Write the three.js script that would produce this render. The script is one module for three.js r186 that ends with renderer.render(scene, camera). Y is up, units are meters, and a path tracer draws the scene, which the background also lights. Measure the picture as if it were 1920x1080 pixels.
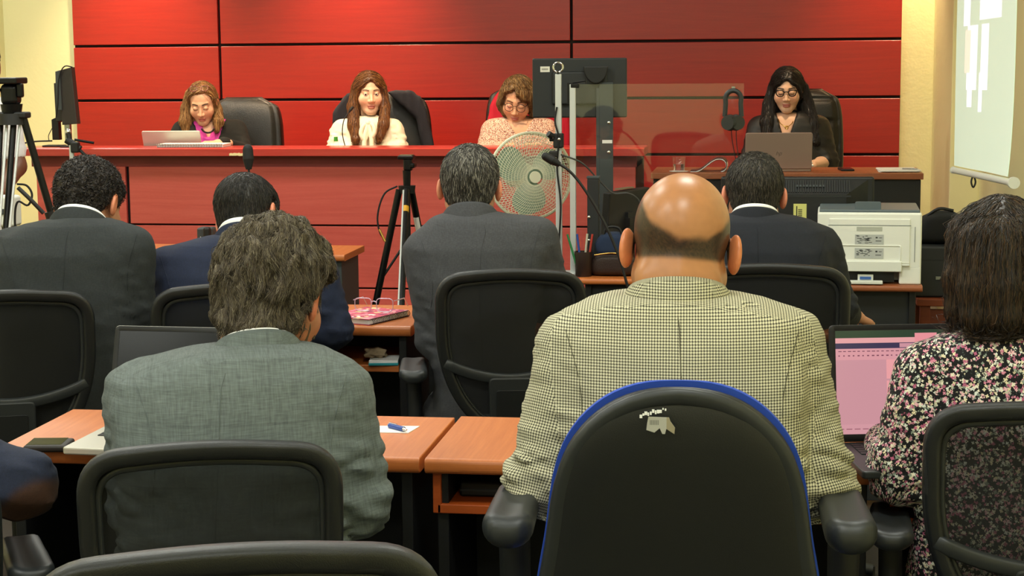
import * as THREE from 'three';
import { mergeGeometries, mergeVertices } from 'three/addons/utils/BufferGeometryUtils.js';
import { RoundedBoxGeometry } from 'three/addons/geometries/RoundedBoxGeometry.js';
import { RectAreaLightUniformsLib } from 'three/addons/lights/RectAreaLightUniformsLib.js';
import { createNoise3D } from 'simplex-noise';

// ---------------------------------------------------------------- camera, light, exposure
const scene = new THREE.Scene();
scene.background = new THREE.Color(0x000000);
const F = 3300;                                                     // focal length for a 1920 x 1080 frame
const camera = new THREE.PerspectiveCamera(2 * Math.atan(540 / F) * 180 / Math.PI, 16 / 9, 0.05, 60);
camera.rotation.order = 'YXZ';
camera.position.set(0, 1.51, 0);
camera.rotation.set(-Math.atan(440 / F), 0.147, -0.0085);
camera.updateMatrixWorld(true);
const renderer = new THREE.WebGLRenderer({ antialias: true });
renderer.toneMapping = THREE.LinearToneMapping;
renderer.toneMappingExposure = 1.0;
renderer.shadowMap.enabled = true;
RectAreaLightUniformsLib.init();
const PANEL_POWER = 23, PANEL_TINT = 0xfbfff6, DOWN_POWER = 26, BENCH_POWER = 15, DOWN_TINT = 0xffdfb4;
const CEIL = 3.0;
const K = 1.14, ky = (y) => 1.51 + (y - 1.51) * K;                  // the far end of the room, measured at 1/K of its distance

// ---------------------------------------------------------------- helpers
const V = (x, y, z) => new THREE.Vector3(x, y, z);
const at = (px, py, d) => V((px - 960) / F * d, -(py - 540) / F * d, -d).applyMatrix4(camera.matrixWorld);
const ray = (px, py) => at(px, py, 1).sub(camera.position);
const onZ = (px, py, z) => { const r = ray(px, py); return camera.position.clone().addScaledVector(r, z / r.z); };
const onY = (px, py, h) => { const r = ray(px, py); return camera.position.clone().addScaledVector(r, (h - camera.position.y) / r.y); };
function rng(a) { return () => { a = (a + 0x6d2b79f5) | 0; let t = Math.imul(a ^ (a >>> 15), 1 | a); t = (t + Math.imul(t ^ (t >>> 7), 61 | t)) ^ t; return ((t ^ (t >>> 14)) >>> 0) / 4294967296; }; }
const noise3 = createNoise3D(rng(7));
const clamp = (v, a, b) => v < a ? a : v > b ? b : v, lerp = (a, b, t) => a + (b - a) * t;
const sstep = (a, b, v) => { const t = clamp((v - a) / (b - a), 0, 1); return t * t * (3 - 2 * t); };
const taken = new Map();
function numbered(n) { const k = taken.get(n) || 0; taken.set(n, k + 1); return k ? n + '_' + String(k).padStart(3, '0') : n; }
function shade(o) { o.traverse((c) => { if (c.isMesh) { c.castShadow = true; c.receiveShadow = true; } }); return o; }
function tag(o, label, category, group) { o.userData.label = label; o.userData.category = category; if (group) o.userData.group = group; return o; }
function thing(name, label, category, pos = V(0, 0, 0), turn = 0, group) {
  const g = new THREE.Group(); g.name = numbered(name); g.position.copy(pos); g.rotation.y = turn; scene.add(g); g.updateMatrixWorld(true);
  return tag(g, label, category, group);
}
function part(name, geo, m, parent, label) {
  const o = new THREE.Mesh(Array.isArray(geo) ? merge(geo) : geo, m); o.name = name; o.castShadow = o.receiveShadow = true; parent.add(o);
  if (label) o.userData.label = label;
  return o;
}
function structure(name, geo, m) { const o = new THREE.Mesh(Array.isArray(geo) ? merge(geo) : geo, m); o.name = name; o.castShadow = o.receiveShadow = true; o.userData.kind = 'structure'; scene.add(o); return o; }
function merge(list) {
  return mergeGeometries(list.map((g) => { g = g.index ? g.toNonIndexed() : g; for (const k of Object.keys(g.attributes)) if (!['position', 'normal', 'uv'].includes(k)) g.deleteAttribute(k); if (!g.attributes.uv) planar(g); return g; }));
}
function planar(g) {                                               // uv in metres by the way a face points
  const p = g.attributes.position, n = g.attributes.normal, uv = new Float32Array(p.count * 2);
  for (let i = 0; i < p.count; i++) {
    const ax = Math.abs(n.getX(i)), ay = Math.abs(n.getY(i)), az = Math.abs(n.getZ(i));
    const [u, v] = ay > ax && ay > az ? [p.getX(i), p.getZ(i)] : ax > az ? [p.getZ(i), p.getY(i)] : [p.getX(i), p.getY(i)];
    uv[i * 2] = u; uv[i * 2 + 1] = v;
  }
  g.setAttribute('uv', new THREE.BufferAttribute(uv, 2)); return g;
}
function box(w, h, d, x = 0, y = 0, z = 0, r = 0, seg = 2) {       // centred on x, z; standing on y
  const g = r > 0 ? new RoundedBoxGeometry(w, h, d, seg, Math.min(r, w / 2.01, h / 2.01, d / 2.01)) : new THREE.BoxGeometry(w, h, d);
  g.translate(x, y + h / 2, z); return planar(g);
}
function cyl(r0, r1, h, x = 0, y = 0, z = 0, s = 20) { const g = new THREE.CylinderGeometry(r1, r0, h, s); g.translate(x, y + h / 2, z); return g; }
function rod(a, b, r0, r1 = r0, s = 10) {
  const d = b.clone().sub(a), g = new THREE.CylinderGeometry(r1, r0, d.length(), s);
  g.applyQuaternion(new THREE.Quaternion().setFromUnitVectors(V(0, 1, 0), d.clone().normalize())); g.translate((a.x + b.x) / 2, (a.y + b.y) / 2, (a.z + b.z) / 2); return g;
}
function tube(pts, r, seg = 40, s = 8, closed = false) { return new THREE.TubeGeometry(new THREE.CatmullRomCurve3(pts, closed), seg, r, s, closed); }
function ball(r, c, sx = 1, sy = 1, sz = 1, s = 16) { const g = new THREE.SphereGeometry(r, s, s * 0.75 | 0); g.scale(sx, sy, sz); g.translate(c.x, c.y, c.z); return g; }
function roundPoly(pts, radii, seg = 6) {                          // a closed polygon with rounded corners, as Vector2s
  const out = [], n = pts.length;
  for (let i = 0; i < n; i++) {
    const p = new THREE.Vector2(...pts[i]), a = new THREE.Vector2(...pts[(i + n - 1) % n]), b = new THREE.Vector2(...pts[(i + 1) % n]);
    const r = Array.isArray(radii) ? radii[i] : radii; if (!r) { out.push(p); continue; }
    const pa = p.clone().add(a.sub(p).setLength(Math.min(r, a.length() * 0.48))), pb = p.clone().add(b.sub(p).setLength(Math.min(r, b.length() * 0.48)));
    for (let k = 0; k <= seg; k++) { const t = k / seg; out.push(new THREE.Vector2((1 - t) * (1 - t) * pa.x + 2 * t * (1 - t) * p.x + t * t * pb.x, (1 - t) * (1 - t) * pa.y + 2 * t * (1 - t) * p.y + t * t * pb.y)); }
  }
  return out;
}
function slab(pts, depth, bevel = 0.002, z = 0) {                  // outline in x, y extruded along z, centred on z
  const g = new THREE.ExtrudeGeometry(new THREE.Shape(pts), { depth: depth - 2 * bevel, bevelEnabled: bevel > 0, bevelSize: bevel, bevelOffset: -bevel, bevelThickness: bevel, bevelSegments: 2, curveSegments: 8 });
  g.translate(0, 0, z - depth / 2 + bevel); return planar(g);
}
function sweep2(path, prof, map, closed = true) {                  // path: Vector2s in a plane; prof: [outward, across]; map(x, y, across) -> Vector3
  const n = path.length, m = prof.length, pos = [], idx = [];
  for (let i = 0; i < n; i++) {
    const a = path[closed ? (i + n - 1) % n : Math.max(i - 1, 0)], b = path[closed ? (i + 1) % n : Math.min(i + 1, n - 1)];
    const t = b.clone().sub(a).normalize(), ox = t.y, oy = -t.x;
    for (const [u, v] of prof) { const q = map(path[i].x + ox * u, path[i].y + oy * u, v); pos.push(q.x, q.y, q.z); }
  }
  const N = closed ? n : n - 1;
  for (let i = 0; i < N; i++) for (let j = 0; j < m; j++) { const a = i * m + j, b = i * m + (j + 1) % m, c = ((i + 1) % n) * m + j, d = ((i + 1) % n) * m + (j + 1) % m; idx.push(a, c, b, b, c, d); }
  if (!closed) for (let j = 1; j < m - 1; j++) { idx.push(0, j, j + 1); const o = (n - 1) * m; idx.push(o, o + j + 1, o + j); }
  let vol = 0; for (let i = 0; i < idx.length; i += 3) { const [a, b, c] = [idx[i] * 3, idx[i + 1] * 3, idx[i + 2] * 3]; vol += pos[a] * (pos[b + 1] * pos[c + 2] - pos[b + 2] * pos[c + 1]) + pos[a + 1] * (pos[b + 2] * pos[c] - pos[b] * pos[c + 2]) + pos[a + 2] * (pos[b] * pos[c + 1] - pos[b + 1] * pos[c]); }
  if (vol < 0) for (let i = 0; i < idx.length; i += 3) { const q = idx[i]; idx[i] = idx[i + 1]; idx[i + 1] = q; }
  const g = new THREE.BufferGeometry(); g.setAttribute('position', new THREE.Float32BufferAttribute(pos, 3)); g.setIndex(idx); g.computeVertexNormals(); return planar(g);
}
const roundProf = (w, d, k = 10, e = 3) => Array.from({ length: k }, (_, i) => { const a = -i / k * Math.PI * 2, c = Math.cos(a), s = Math.sin(a); return [Math.sign(c) * Math.abs(c) ** (2 / e) * w / 2, Math.sign(s) * Math.abs(s) ** (2 / e) * d / 2]; });

// ---------------------------------------------------------------- procedural textures and materials
function canvasTex(w, h, draw, rep) {
  const c = document.createElement('canvas'); c.width = w; c.height = h; draw(c.getContext('2d'), w, h);
  const t = new THREE.CanvasTexture(c); t.colorSpace = THREE.SRGBColorSpace; t.magFilter = THREE.LinearFilter; t.wrapS = t.wrapT = THREE.RepeatWrapping; if (rep) t.repeat.set(...rep); t.anisotropy = 8; return t;
}
function dataTex(w, h, f, rep, srgb = true) {
  const a = new Uint8Array(w * h * 4);
  for (let y = 0; y < h; y++) for (let x = 0; x < w; x++) { const c = f(x / w, y / h, x, y), o = (y * w + x) * 4; for (let k = 0; k < 3; k++) a[o + k] = clamp(Math.round((Array.isArray(c) ? c[k] : c) * 255), 0, 255); a[o + 3] = 255; }
  const t = new THREE.DataTexture(a, w, h); if (srgb) t.colorSpace = THREE.SRGBColorSpace; t.magFilter = THREE.LinearFilter; t.minFilter = THREE.LinearMipmapLinearFilter; t.generateMipmaps = true; t.wrapS = t.wrapT = THREE.RepeatWrapping; if (rep) t.repeat.set(...rep); t.needsUpdate = true; return t;
}
// noise that repeats: circles in noise space
function tileNoise(u, v, fu, fv, o = 0) { const a = u * Math.PI * 2, b = v * Math.PI * 2; return 0.6 * noise3(Math.cos(a) * fu / 6.28 + o, Math.sin(a) * fu / 6.28 + Math.cos(b) * fv / 6.28, Math.sin(b) * fv / 6.28 - o) + 0.4 * noise3(Math.cos(a) * fu / 3 - o, Math.sin(a) * fu / 3 + Math.cos(b) * fv / 3, Math.sin(b) * fv / 3 + o * 2); }
const mix3 = (a, b, t) => [lerp(a[0], b[0], t), lerp(a[1], b[1], t), lerp(a[2], b[2], t)];
const hex = (h) => [(h >> 16 & 255) / 255, (h >> 8 & 255) / 255, (h & 255) / 255];
function woodTex(c0, c1, o, rep, streak = 1) {
  const A = hex(c0), B = hex(c1);
  return dataTex(512, 256, (u, v) => { const g = 0.5 + 0.32 * tileNoise(u, v, 2.5, 26, o) + 0.24 * streak * tileNoise(u, v, 6, 110, o + 3) + 0.12 * tileNoise(u, v, 60, 90, o + 9); return mix3(A, B, clamp(g, 0, 1)); }, rep);
}
const std = (o) => new THREE.MeshStandardMaterial({ roughness: 0.6, ...o });
const phys = (o) => new THREE.MeshPhysicalMaterial({ roughness: 0.5, ...o });
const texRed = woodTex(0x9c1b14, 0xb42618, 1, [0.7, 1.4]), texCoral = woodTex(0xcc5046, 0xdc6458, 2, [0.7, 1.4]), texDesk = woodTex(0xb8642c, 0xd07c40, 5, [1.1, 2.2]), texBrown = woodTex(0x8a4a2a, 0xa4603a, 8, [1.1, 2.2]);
const texPlaster = dataTex(256, 256, (u, v) => 0.5 + 0.3 * tileNoise(u, v, 12, 12, 2) + 0.2 * tileNoise(u, v, 60, 60, 4), [1, 1], false);
const texWeave = dataTex(256, 256, (u, v, x, y) => { const k = ((x >> 1) + (y >> 1)) % 2; return 0.45 + 0.18 * k + 0.2 * tileNoise(u, v, 40, 40, 3); }, [14, 14], false);
const texSuit = dataTex(256, 256, (u, v) => 0.84 + 0.09 * tileNoise(u, v, 20, 90, 1) + 0.09 * tileNoise(u, v, 90, 16, 6), [5, 5]);
const texGrey = dataTex(512, 512, (u, v) => 0.82 + 0.10 * tileNoise(u, v, 10, 120, 1) + 0.10 * tileNoise(u, v, 120, 10, 6) - (Math.abs((u * 4) % 1 - 0.5) < 0.02 || Math.abs((v * 4) % 1 - 0.5) < 0.02 ? 0.05 : 0), [2.6, 2.6]);
const texLeather = dataTex(256, 256, (u, v) => 0.5 + 0.4 * tileNoise(u, v, 60, 60, 2), [5, 5], false);
const texGrain = dataTex(256, 256, (u, v) => 0.5 + 0.5 * tileNoise(u, v, 110, 110, 5), [9, 9], false);
// tweed: beige ground, dark thin check
const texTweed = dataTex(256, 256, (u, v, x, y) => {
  const N = 16, cx = x % N, cy = y % N, a = cx < 6, b = cy < 6, tw = (x + y) % 8 < 4;
  const j = 0.05 * tileNoise(u, v, 50, 50, 3);
  if (a && b) return [0.13 + j, 0.13 + j, 0.11 + j];
  if (a || b) return tw ? [0.36 + j, 0.35 + j, 0.27 + j] : [0.69 + j, 0.67 + j, 0.56 + j];
  return [0.83 + j, 0.81 + j, 0.69 + j];
}, [13, 13]);
const texFloral = canvasTex(1024, 1024, (g, w, h) => {
  const r = rng(21); g.fillStyle = '#0b0a0d'; g.fillRect(0, 0, w, h);
  const cols = ['#d88aa2', '#e8b7bd', '#efe7d2', '#c9c6ae', '#b85f80', '#dfe3da', '#8f9a8c', '#e6d9b4'];
  for (let i = 0; i < 3000; i++) {
    const x = r() * w, y = r() * h, s = 6 + r() * 9; g.fillStyle = cols[r() * cols.length | 0];
    for (const [ox, oy] of [[0, 0], [w, 0], [-w, 0], [0, h], [0, -h]]) { if (x + ox < -30 || x + ox > w + 30 || y + oy < -30 || y + oy > h + 30) continue; const a0 = r() * 6; for (let k = 0; k < 4; k++) { g.beginPath(); g.ellipse(x + ox + Math.cos(a0 + k * 1.57) * s * 0.5, y + oy + Math.sin(a0 + k * 1.57) * s * 0.5, s * 0.5, s * 0.36, a0 + k * 1.57, 0, 7); g.fill(); } }
  }
  for (let i = 0; i < 1500; i++) { g.fillStyle = r() < 0.6 ? '#0b0a0d' : '#3a4540'; g.beginPath(); g.ellipse(r() * w, r() * h, 3 + r() * 5, 2 + r() * 3, r() * 3, 0, 7); g.fill(); }
}, [3.5, 3.5]);
const texKnit = canvasTex(512, 512, (g, w, h) => {
  const r = rng(5); g.fillStyle = '#dcb29c'; g.fillRect(0, 0, w, h);
  for (let i = 0; i < 1500; i++) { g.fillStyle = ['#4b211e', '#8c4a40', '#f4e6d8', '#6b3430'][r() * 4 | 0]; g.beginPath(); g.ellipse(r() * w, r() * h, 4 + r() * 6, 3 + r() * 4, r() * 3, 0, 7); g.fill(); }
}, [8, 8]);

const M = {
  red: phys({ map: texRed, roughness: 0.34, bumpMap: texRed, bumpScale: 0.0004, clearcoat: 0.3, clearcoatRoughness: 0.25 }),
  redEdge: std({ color: 0x641014, roughness: 0.45 }), groove: std({ color: 0x1d0808, roughness: 0.8 }),
  coral: phys({ map: texCoral, roughness: 0.38, bumpMap: texCoral, bumpScale: 0.0003, clearcoat: 0.25, clearcoatRoughness: 0.3 }),  // bench wood lightened in place of missing frontal light and sheen
  benchTop: phys({ map: texCoral, color: 0xd8a0a0, roughness: 0.28, clearcoat: 0.4, clearcoatRoughness: 0.2 }),
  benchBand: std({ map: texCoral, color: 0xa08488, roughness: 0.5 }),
  cream: std({ color: 0xf2ecb8, roughness: 0.85, bumpMap: texPlaster, bumpScale: 0.001 }),
  ceiling: std({ color: 0xe9e6dc, roughness: 0.9 }),
  floor: std({ color: 0x35302c, roughness: 0.5 }),
  desk: phys({ map: texDesk, roughness: 0.42, clearcoat: 0.15, clearcoatRoughness: 0.35 }),
  brown: phys({ map: texBrown, roughness: 0.42 }),
  shelfWood: std({ map: texDesk, color: 0xe0b070, roughness: 0.5 }),
  black: std({ color: 0x0e0f10, roughness: 0.55 }), blackMetal: std({ color: 0x101113, roughness: 0.35, metalness: 0.4 }),
  darkPanel: std({ color: 0x1b1e20, roughness: 0.6 }), greyPanel: std({ color: 0x3a4143, roughness: 0.6 }),
  plastic: std({ color: 0x17191a, roughness: 0.42, bumpMap: texGrain, bumpScale: 0.0003 }), plasticGrey: std({ color: 0x26292a, roughness: 0.45 }),
  rubber: std({ color: 0x0b0b0c, roughness: 0.7 }),
  fabricBlack: std({ color: 0x0d0e0e, roughness: 0.95, bumpMap: texWeave, bumpScale: 0.0006 }),
  blueFabric: std({ color: 0x2349b4, roughness: 0.8 }),
  leather: phys({ color: 0x14130f, roughness: 0.38, bumpMap: texLeather, bumpScale: 0.0012 }),
  alu: std({ color: 0xcfd4d4, roughness: 0.35, metalness: 0.35 }), steel: std({ color: 0x9fa3a5, roughness: 0.25, metalness: 0.9 }), chrome: std({ color: 0xd8dadb, roughness: 0.15, metalness: 1 }),
  white: std({ color: 0xe9ece4, roughness: 0.5 }), paper: std({ color: 0xf1f1ee, roughness: 0.9 }), printer: std({ color: 0xeceee6, roughness: 0.45 }), printerGrey: std({ color: 0x59656b, roughness: 0.5 }),
  silver: std({ color: 0xb8b8b2, roughness: 0.4, metalness: 0.2 }), laptopRose: std({ color: 0xa89084, roughness: 0.35, metalness: 0.4 }),
  glass: phys({ color: 0xffffff, transmission: 1, thickness: 0, roughness: 0.02, ior: 1.5 }),
  tumbler: phys({ color: 0xffffff, transmission: 1, thickness: 0, roughness: 0.02, ior: 1.45 }),
  water: phys({ color: 0xffffff, transmission: 1, thickness: 0.05, roughness: 0, ior: 1.33 }),
  lens: phys({ color: 0xffffff, transmission: 1, thickness: 0, roughness: 0.02 }),
  gold: std({ color: 0xd9b060, roughness: 0.25, metalness: 0.9 }),
  screenOff: phys({ color: 0x0c0d0c, roughness: 0.2, specularIntensity: 0.35 }),
  eyeWhite: std({ color: 0xd8cfc6, roughness: 0.25 }), iris: std({ color: 0x2a1a10, roughness: 0.2 }),
  shoe: std({ color: 0x0c0b0a, roughness: 0.3 }), shirt: std({ color: 0xf2f1ee, roughness: 0.8 }),
};

// ---------------------------------------------------------------- distance fields and their surfaces
function nets(f, lo, hi, h, skip = 2.2) {
  const nx = Math.ceil((hi[0] - lo[0]) / h) + 2, ny = Math.ceil((hi[1] - lo[1]) / h) + 2, nz = Math.ceil((hi[2] - lo[2]) / h) + 2;
  const v = new Float32Array(nx * ny * nz), B = 5;
  for (let bz = 0; bz < nz; bz += B) for (let by = 0; by < ny; by += B) for (let bx = 0; bx < nx; bx += B) {
    const ex = Math.min(bx + B, nx), ey = Math.min(by + B, ny), ez = Math.min(bz + B, nz);
    const c = f(lo[0] + (bx + B / 2) * h, lo[1] + (by + B / 2) * h, lo[2] + (bz + B / 2) * h), far = Math.abs(c) > skip * B * h * 0.87 + h;
    for (let z = bz; z < ez; z++) for (let y = by; y < ey; y++) for (let x = bx; x < ex; x++) v[(z * ny + y) * nx + x] = far ? c : f(lo[0] + x * h, lo[1] + y * h, lo[2] + z * h);
  }
  const id = new Int32Array(nx * ny * nz).fill(-1), pos = [], idx = [], at3 = [0, 1, nx, nx + 1, nx * ny, nx * ny + 1, nx * ny + nx, nx * ny + nx + 1];
  const E12 = [[0, 1], [2, 3], [4, 5], [6, 7], [0, 2], [1, 3], [4, 6], [5, 7], [0, 4], [1, 5], [2, 6], [3, 7]];
  for (let z = 0; z < nz - 1; z++) for (let y = 0; y < ny - 1; y++) for (let x = 0; x < nx - 1; x++) {
    const o = (z * ny + y) * nx + x; let mask = 0; for (let k = 0; k < 8; k++) if (v[o + at3[k]] < 0) mask |= 1 << k;
    if (mask === 0 || mask === 255) continue;
    let sx = 0, sy = 0, sz = 0, n = 0;
    for (const [a, b] of E12) { const va = v[o + at3[a]], vb = v[o + at3[b]]; if ((va < 0) === (vb < 0)) continue; const t = va / (va - vb); sx += lerp(a & 1, b & 1, t); sy += lerp(a >> 1 & 1, b >> 1 & 1, t); sz += lerp(a >> 2, b >> 2, t); n++; }
    id[o] = pos.length / 3; pos.push(lo[0] + (x + sx / n) * h, lo[1] + (y + sy / n) * h, lo[2] + (z + sz / n) * h);
  }
  const quad = (a, b, c, d, flip) => { if (a < 0 || b < 0 || c < 0 || d < 0) return; flip ? idx.push(a, b, c, a, c, d) : idx.push(a, c, b, a, d, c); };
  for (let z = 1; z < nz - 1; z++) for (let y = 1; y < ny - 1; y++) for (let x = 1; x < nx - 1; x++) {
    const o = (z * ny + y) * nx + x, s = v[o] < 0;
    if (s !== v[o + 1] < 0) quad(id[o], id[o - nx], id[o - nx - nx * ny], id[o - nx * ny], s ? 1 : 0);
    if (s !== v[o + nx] < 0) quad(id[o], id[o - nx * ny], id[o - 1 - nx * ny], id[o - 1], s ? 1 : 0);
    if (s !== v[o + nx * ny] < 0) quad(id[o], id[o - 1], id[o - 1 - nx], id[o - nx], s ? 1 : 0);
  }
  const g = new THREE.BufferGeometry(); g.setAttribute('position', new THREE.Float32BufferAttribute(pos, 3)); g.setIndex(idx); g.computeVertexNormals(); return g;
}
const smin = (a, b, k) => { const t = Math.max(k - Math.abs(a - b), 0) / k; return Math.min(a, b) - t * t * k * 0.25; };
const smax = (a, b, k) => -smin(-a, -b, k);
function capD(x, y, z, a, b, ra, rb) {
  const bx = b.x - a.x, by = b.y - a.y, bz = b.z - a.z, px = x - a.x, py = y - a.y, pz = z - a.z, t = clamp((px * bx + py * by + pz * bz) / (bx * bx + by * by + bz * bz), 0, 1);
  return Math.hypot(px - bx * t, py - by * t, pz - bz * t) - lerp(ra, rb, t);
}
function ellD(x, y, z, cx, cy, cz, rx, ry, rz) { const a = (x - cx) / rx, b = (y - cy) / ry, c = (z - cz) / rz, k = Math.hypot(a, b, c), k2 = Math.hypot(a / rx, b / ry, c / rz); return k2 < 1e-9 ? -Math.min(rx, ry, rz) : k * (k - 1) / k2; }
// a stack of oval sections: rows {y, cx, cz, a, b} from the top down
function loft(rows, n = 2.4) {
  const R = rows.slice().sort((p, q) => q.y - p.y), top = R[0].y, bot = R[R.length - 1].y;
  return (x, y, z, off = 0) => {
    let i = 0; const yy = clamp(y, bot, top); while (i < R.length - 2 && yy < R[i + 1].y) i++;
    const p = R[i], q = R[i + 1], t = (p.y - yy) / (p.y - q.y), a = lerp(p.a, q.a, t) - off, b = lerp(p.b, q.b, t) - off, dx = Math.abs(x - lerp(p.cx, q.cx, t)) / a, dz = Math.abs(z - lerp(p.cz, q.cz, t)) / b;
    const r = Math.pow(Math.pow(dx, n) + Math.pow(dz, n), 1 / n), d = (r - 1) * Math.min(a, b);
    return smax(d, Math.max(y - top + off, bot + off - y), 0.02);
  };
}
function paint(g, f) {                                             // vertex colours, linear
  const p = g.attributes.position, a = new Float32Array(p.count * 3);
  for (let i = 0; i < p.count; i++) { const c = f(p.getX(i), p.getY(i), p.getZ(i), i); a[i * 3] = c[0]; a[i * 3 + 1] = c[1]; a[i * 3 + 2] = c[2]; }
  g.setAttribute('color', new THREE.BufferAttribute(a, 3)); return g;
}
const lin = (h) => new THREE.Color(h).toArray();

// ---------------------------------------------------------------- heads (face towards +z, eyes at y = 0)
function headField(o) {
  const f = o.female ? 1 : 0, jaw = f ? 0.9 : 1, nk = o.neckR || (f ? 0.047 : 0.057), fat = o.fat || 0;
  return (x, y, z) => {
    const ax = Math.abs(x);
    let d = ellD(ax, y, z, 0, 0.03, -0.015, 0.077, 0.088, 0.097);
    d = smin(d, ellD(ax, y, z, 0, -0.035, 0.03, 0.061 * (f ? 0.97 : 1), 0.083, 0.061), 0.03);
    d = smin(d, capD(ax, y, z, { x: 0.052 * jaw, y: -0.05, z: -0.002 }, { x: 0.016, y: -0.1, z: 0.062 }, 0.019 + fat, 0.016 + fat * 0.5), 0.025);
    d = smin(d, Math.hypot(ax, y + 0.102, z - 0.066) - 0.019, 0.02);
    d = smin(d, Math.hypot(ax - 0.04, y + 0.034, z - 0.052) - 0.03, 0.025);
    d = smin(d, capD(ax, y, z, { x: 0, y: -0.05, z: -0.03 }, { x: 0, y: -0.2, z: -0.055 }, nk, nk * 1.08), 0.035);
    if (fat) d = smin(d, capD(ax, y, z, { x: 0, y: -0.055, z: -0.072 }, { x: 0.04, y: -0.06, z: -0.06 }, 0.028, 0.026), 0.03);
    if (z > 0.02 && y < 0.07 && y > -0.12) {
      d = smin(d, capD(ax, y, z, { x: 0, y: 0.022, z: 0.08 }, { x: 0.04, y: 0.02, z: 0.068 }, 0.011, 0.009), 0.014);
      d = smax(d, -(Math.hypot((ax - 0.031) * 0.8, y, z - 0.099) - 0.0155), 0.012);
      d = smin(d, capD(ax, y, z, { x: 0, y: 0.008, z: 0.086 }, { x: 0, y: -0.036, z: 0.106 }, 0.0065, 0.0105), 0.012);
      d = smin(d, Math.hypot(ax - 0.0125, y + 0.04, z - 0.096) - 0.0085, 0.008);
      d = smin(d, ellD(ax, y, z, 0, -0.066, 0.088, 0.021, 0.0052, 0.0085), 0.006);
      d = smin(d, ellD(ax, y, z, 0, -0.077, 0.0865, 0.018, 0.0062, 0.009), 0.006);
      d = smax(d, -(ellD(ax, y, z, 0, -0.0712, 0.1, 0.025, 0.0014, 0.008)), 0.003);
      if (o.lids) { const L = Math.hypot(ax - 0.031, y + 0.001, z - 0.0765) - 0.0148; d = smin(d, o.lids < 1 ? Math.max(L, -(y - (0.0045 - 0.011 * o.lids))) : L, 0.003); }
    }
    if (o.noEars) return d;
    const ex = ax - 0.079, ey = y + 0.008, ez = z + 0.012, er = ex * 0.86 - (-ez) * -0.5;    // the ear stands off the head
    let e = ellD(ex - 0.004 + ez * 0.35, ey, ez, 0.004, 0, 0, 0.0095, 0.033 * (1 - 6 * ez * 0), 0.019);
    e = smax(e, -(ellD(ex - 0.004 + ez * 0.35, ey - 0.003, ez - 0.002, 0.0165, 0, 0, 0.0105, 0.022, 0.012)), 0.004);
    d = smin(d, e, 0.006);
    return d;
  };
}
const headMatrix = (c, h) => {                                      // c: where the middle of the skull is; h: yaw, pitch, roll, scale
  const q = new THREE.Quaternion().setFromEuler(new THREE.Euler(h.pitch || 0, h.yaw || 0, h.roll || 0, 'YXZ')), s = h.scale || 1;
  const off = V(0, 0.03, -0.015).multiplyScalar(s).applyQuaternion(q);
  return new THREE.Matrix4().compose(c.clone().sub(off), q, V(s, s, s));
};
function lineOf(table, deg) { let i = 0; while (i < table.length - 2 && deg > table[i + 1][0]) i++; const [a, b] = [table[i], table[i + 1]]; return lerp(a[1], b[1], clamp((deg - a[0]) / (b[0] - a[0]), 0, 1)); }

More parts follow.
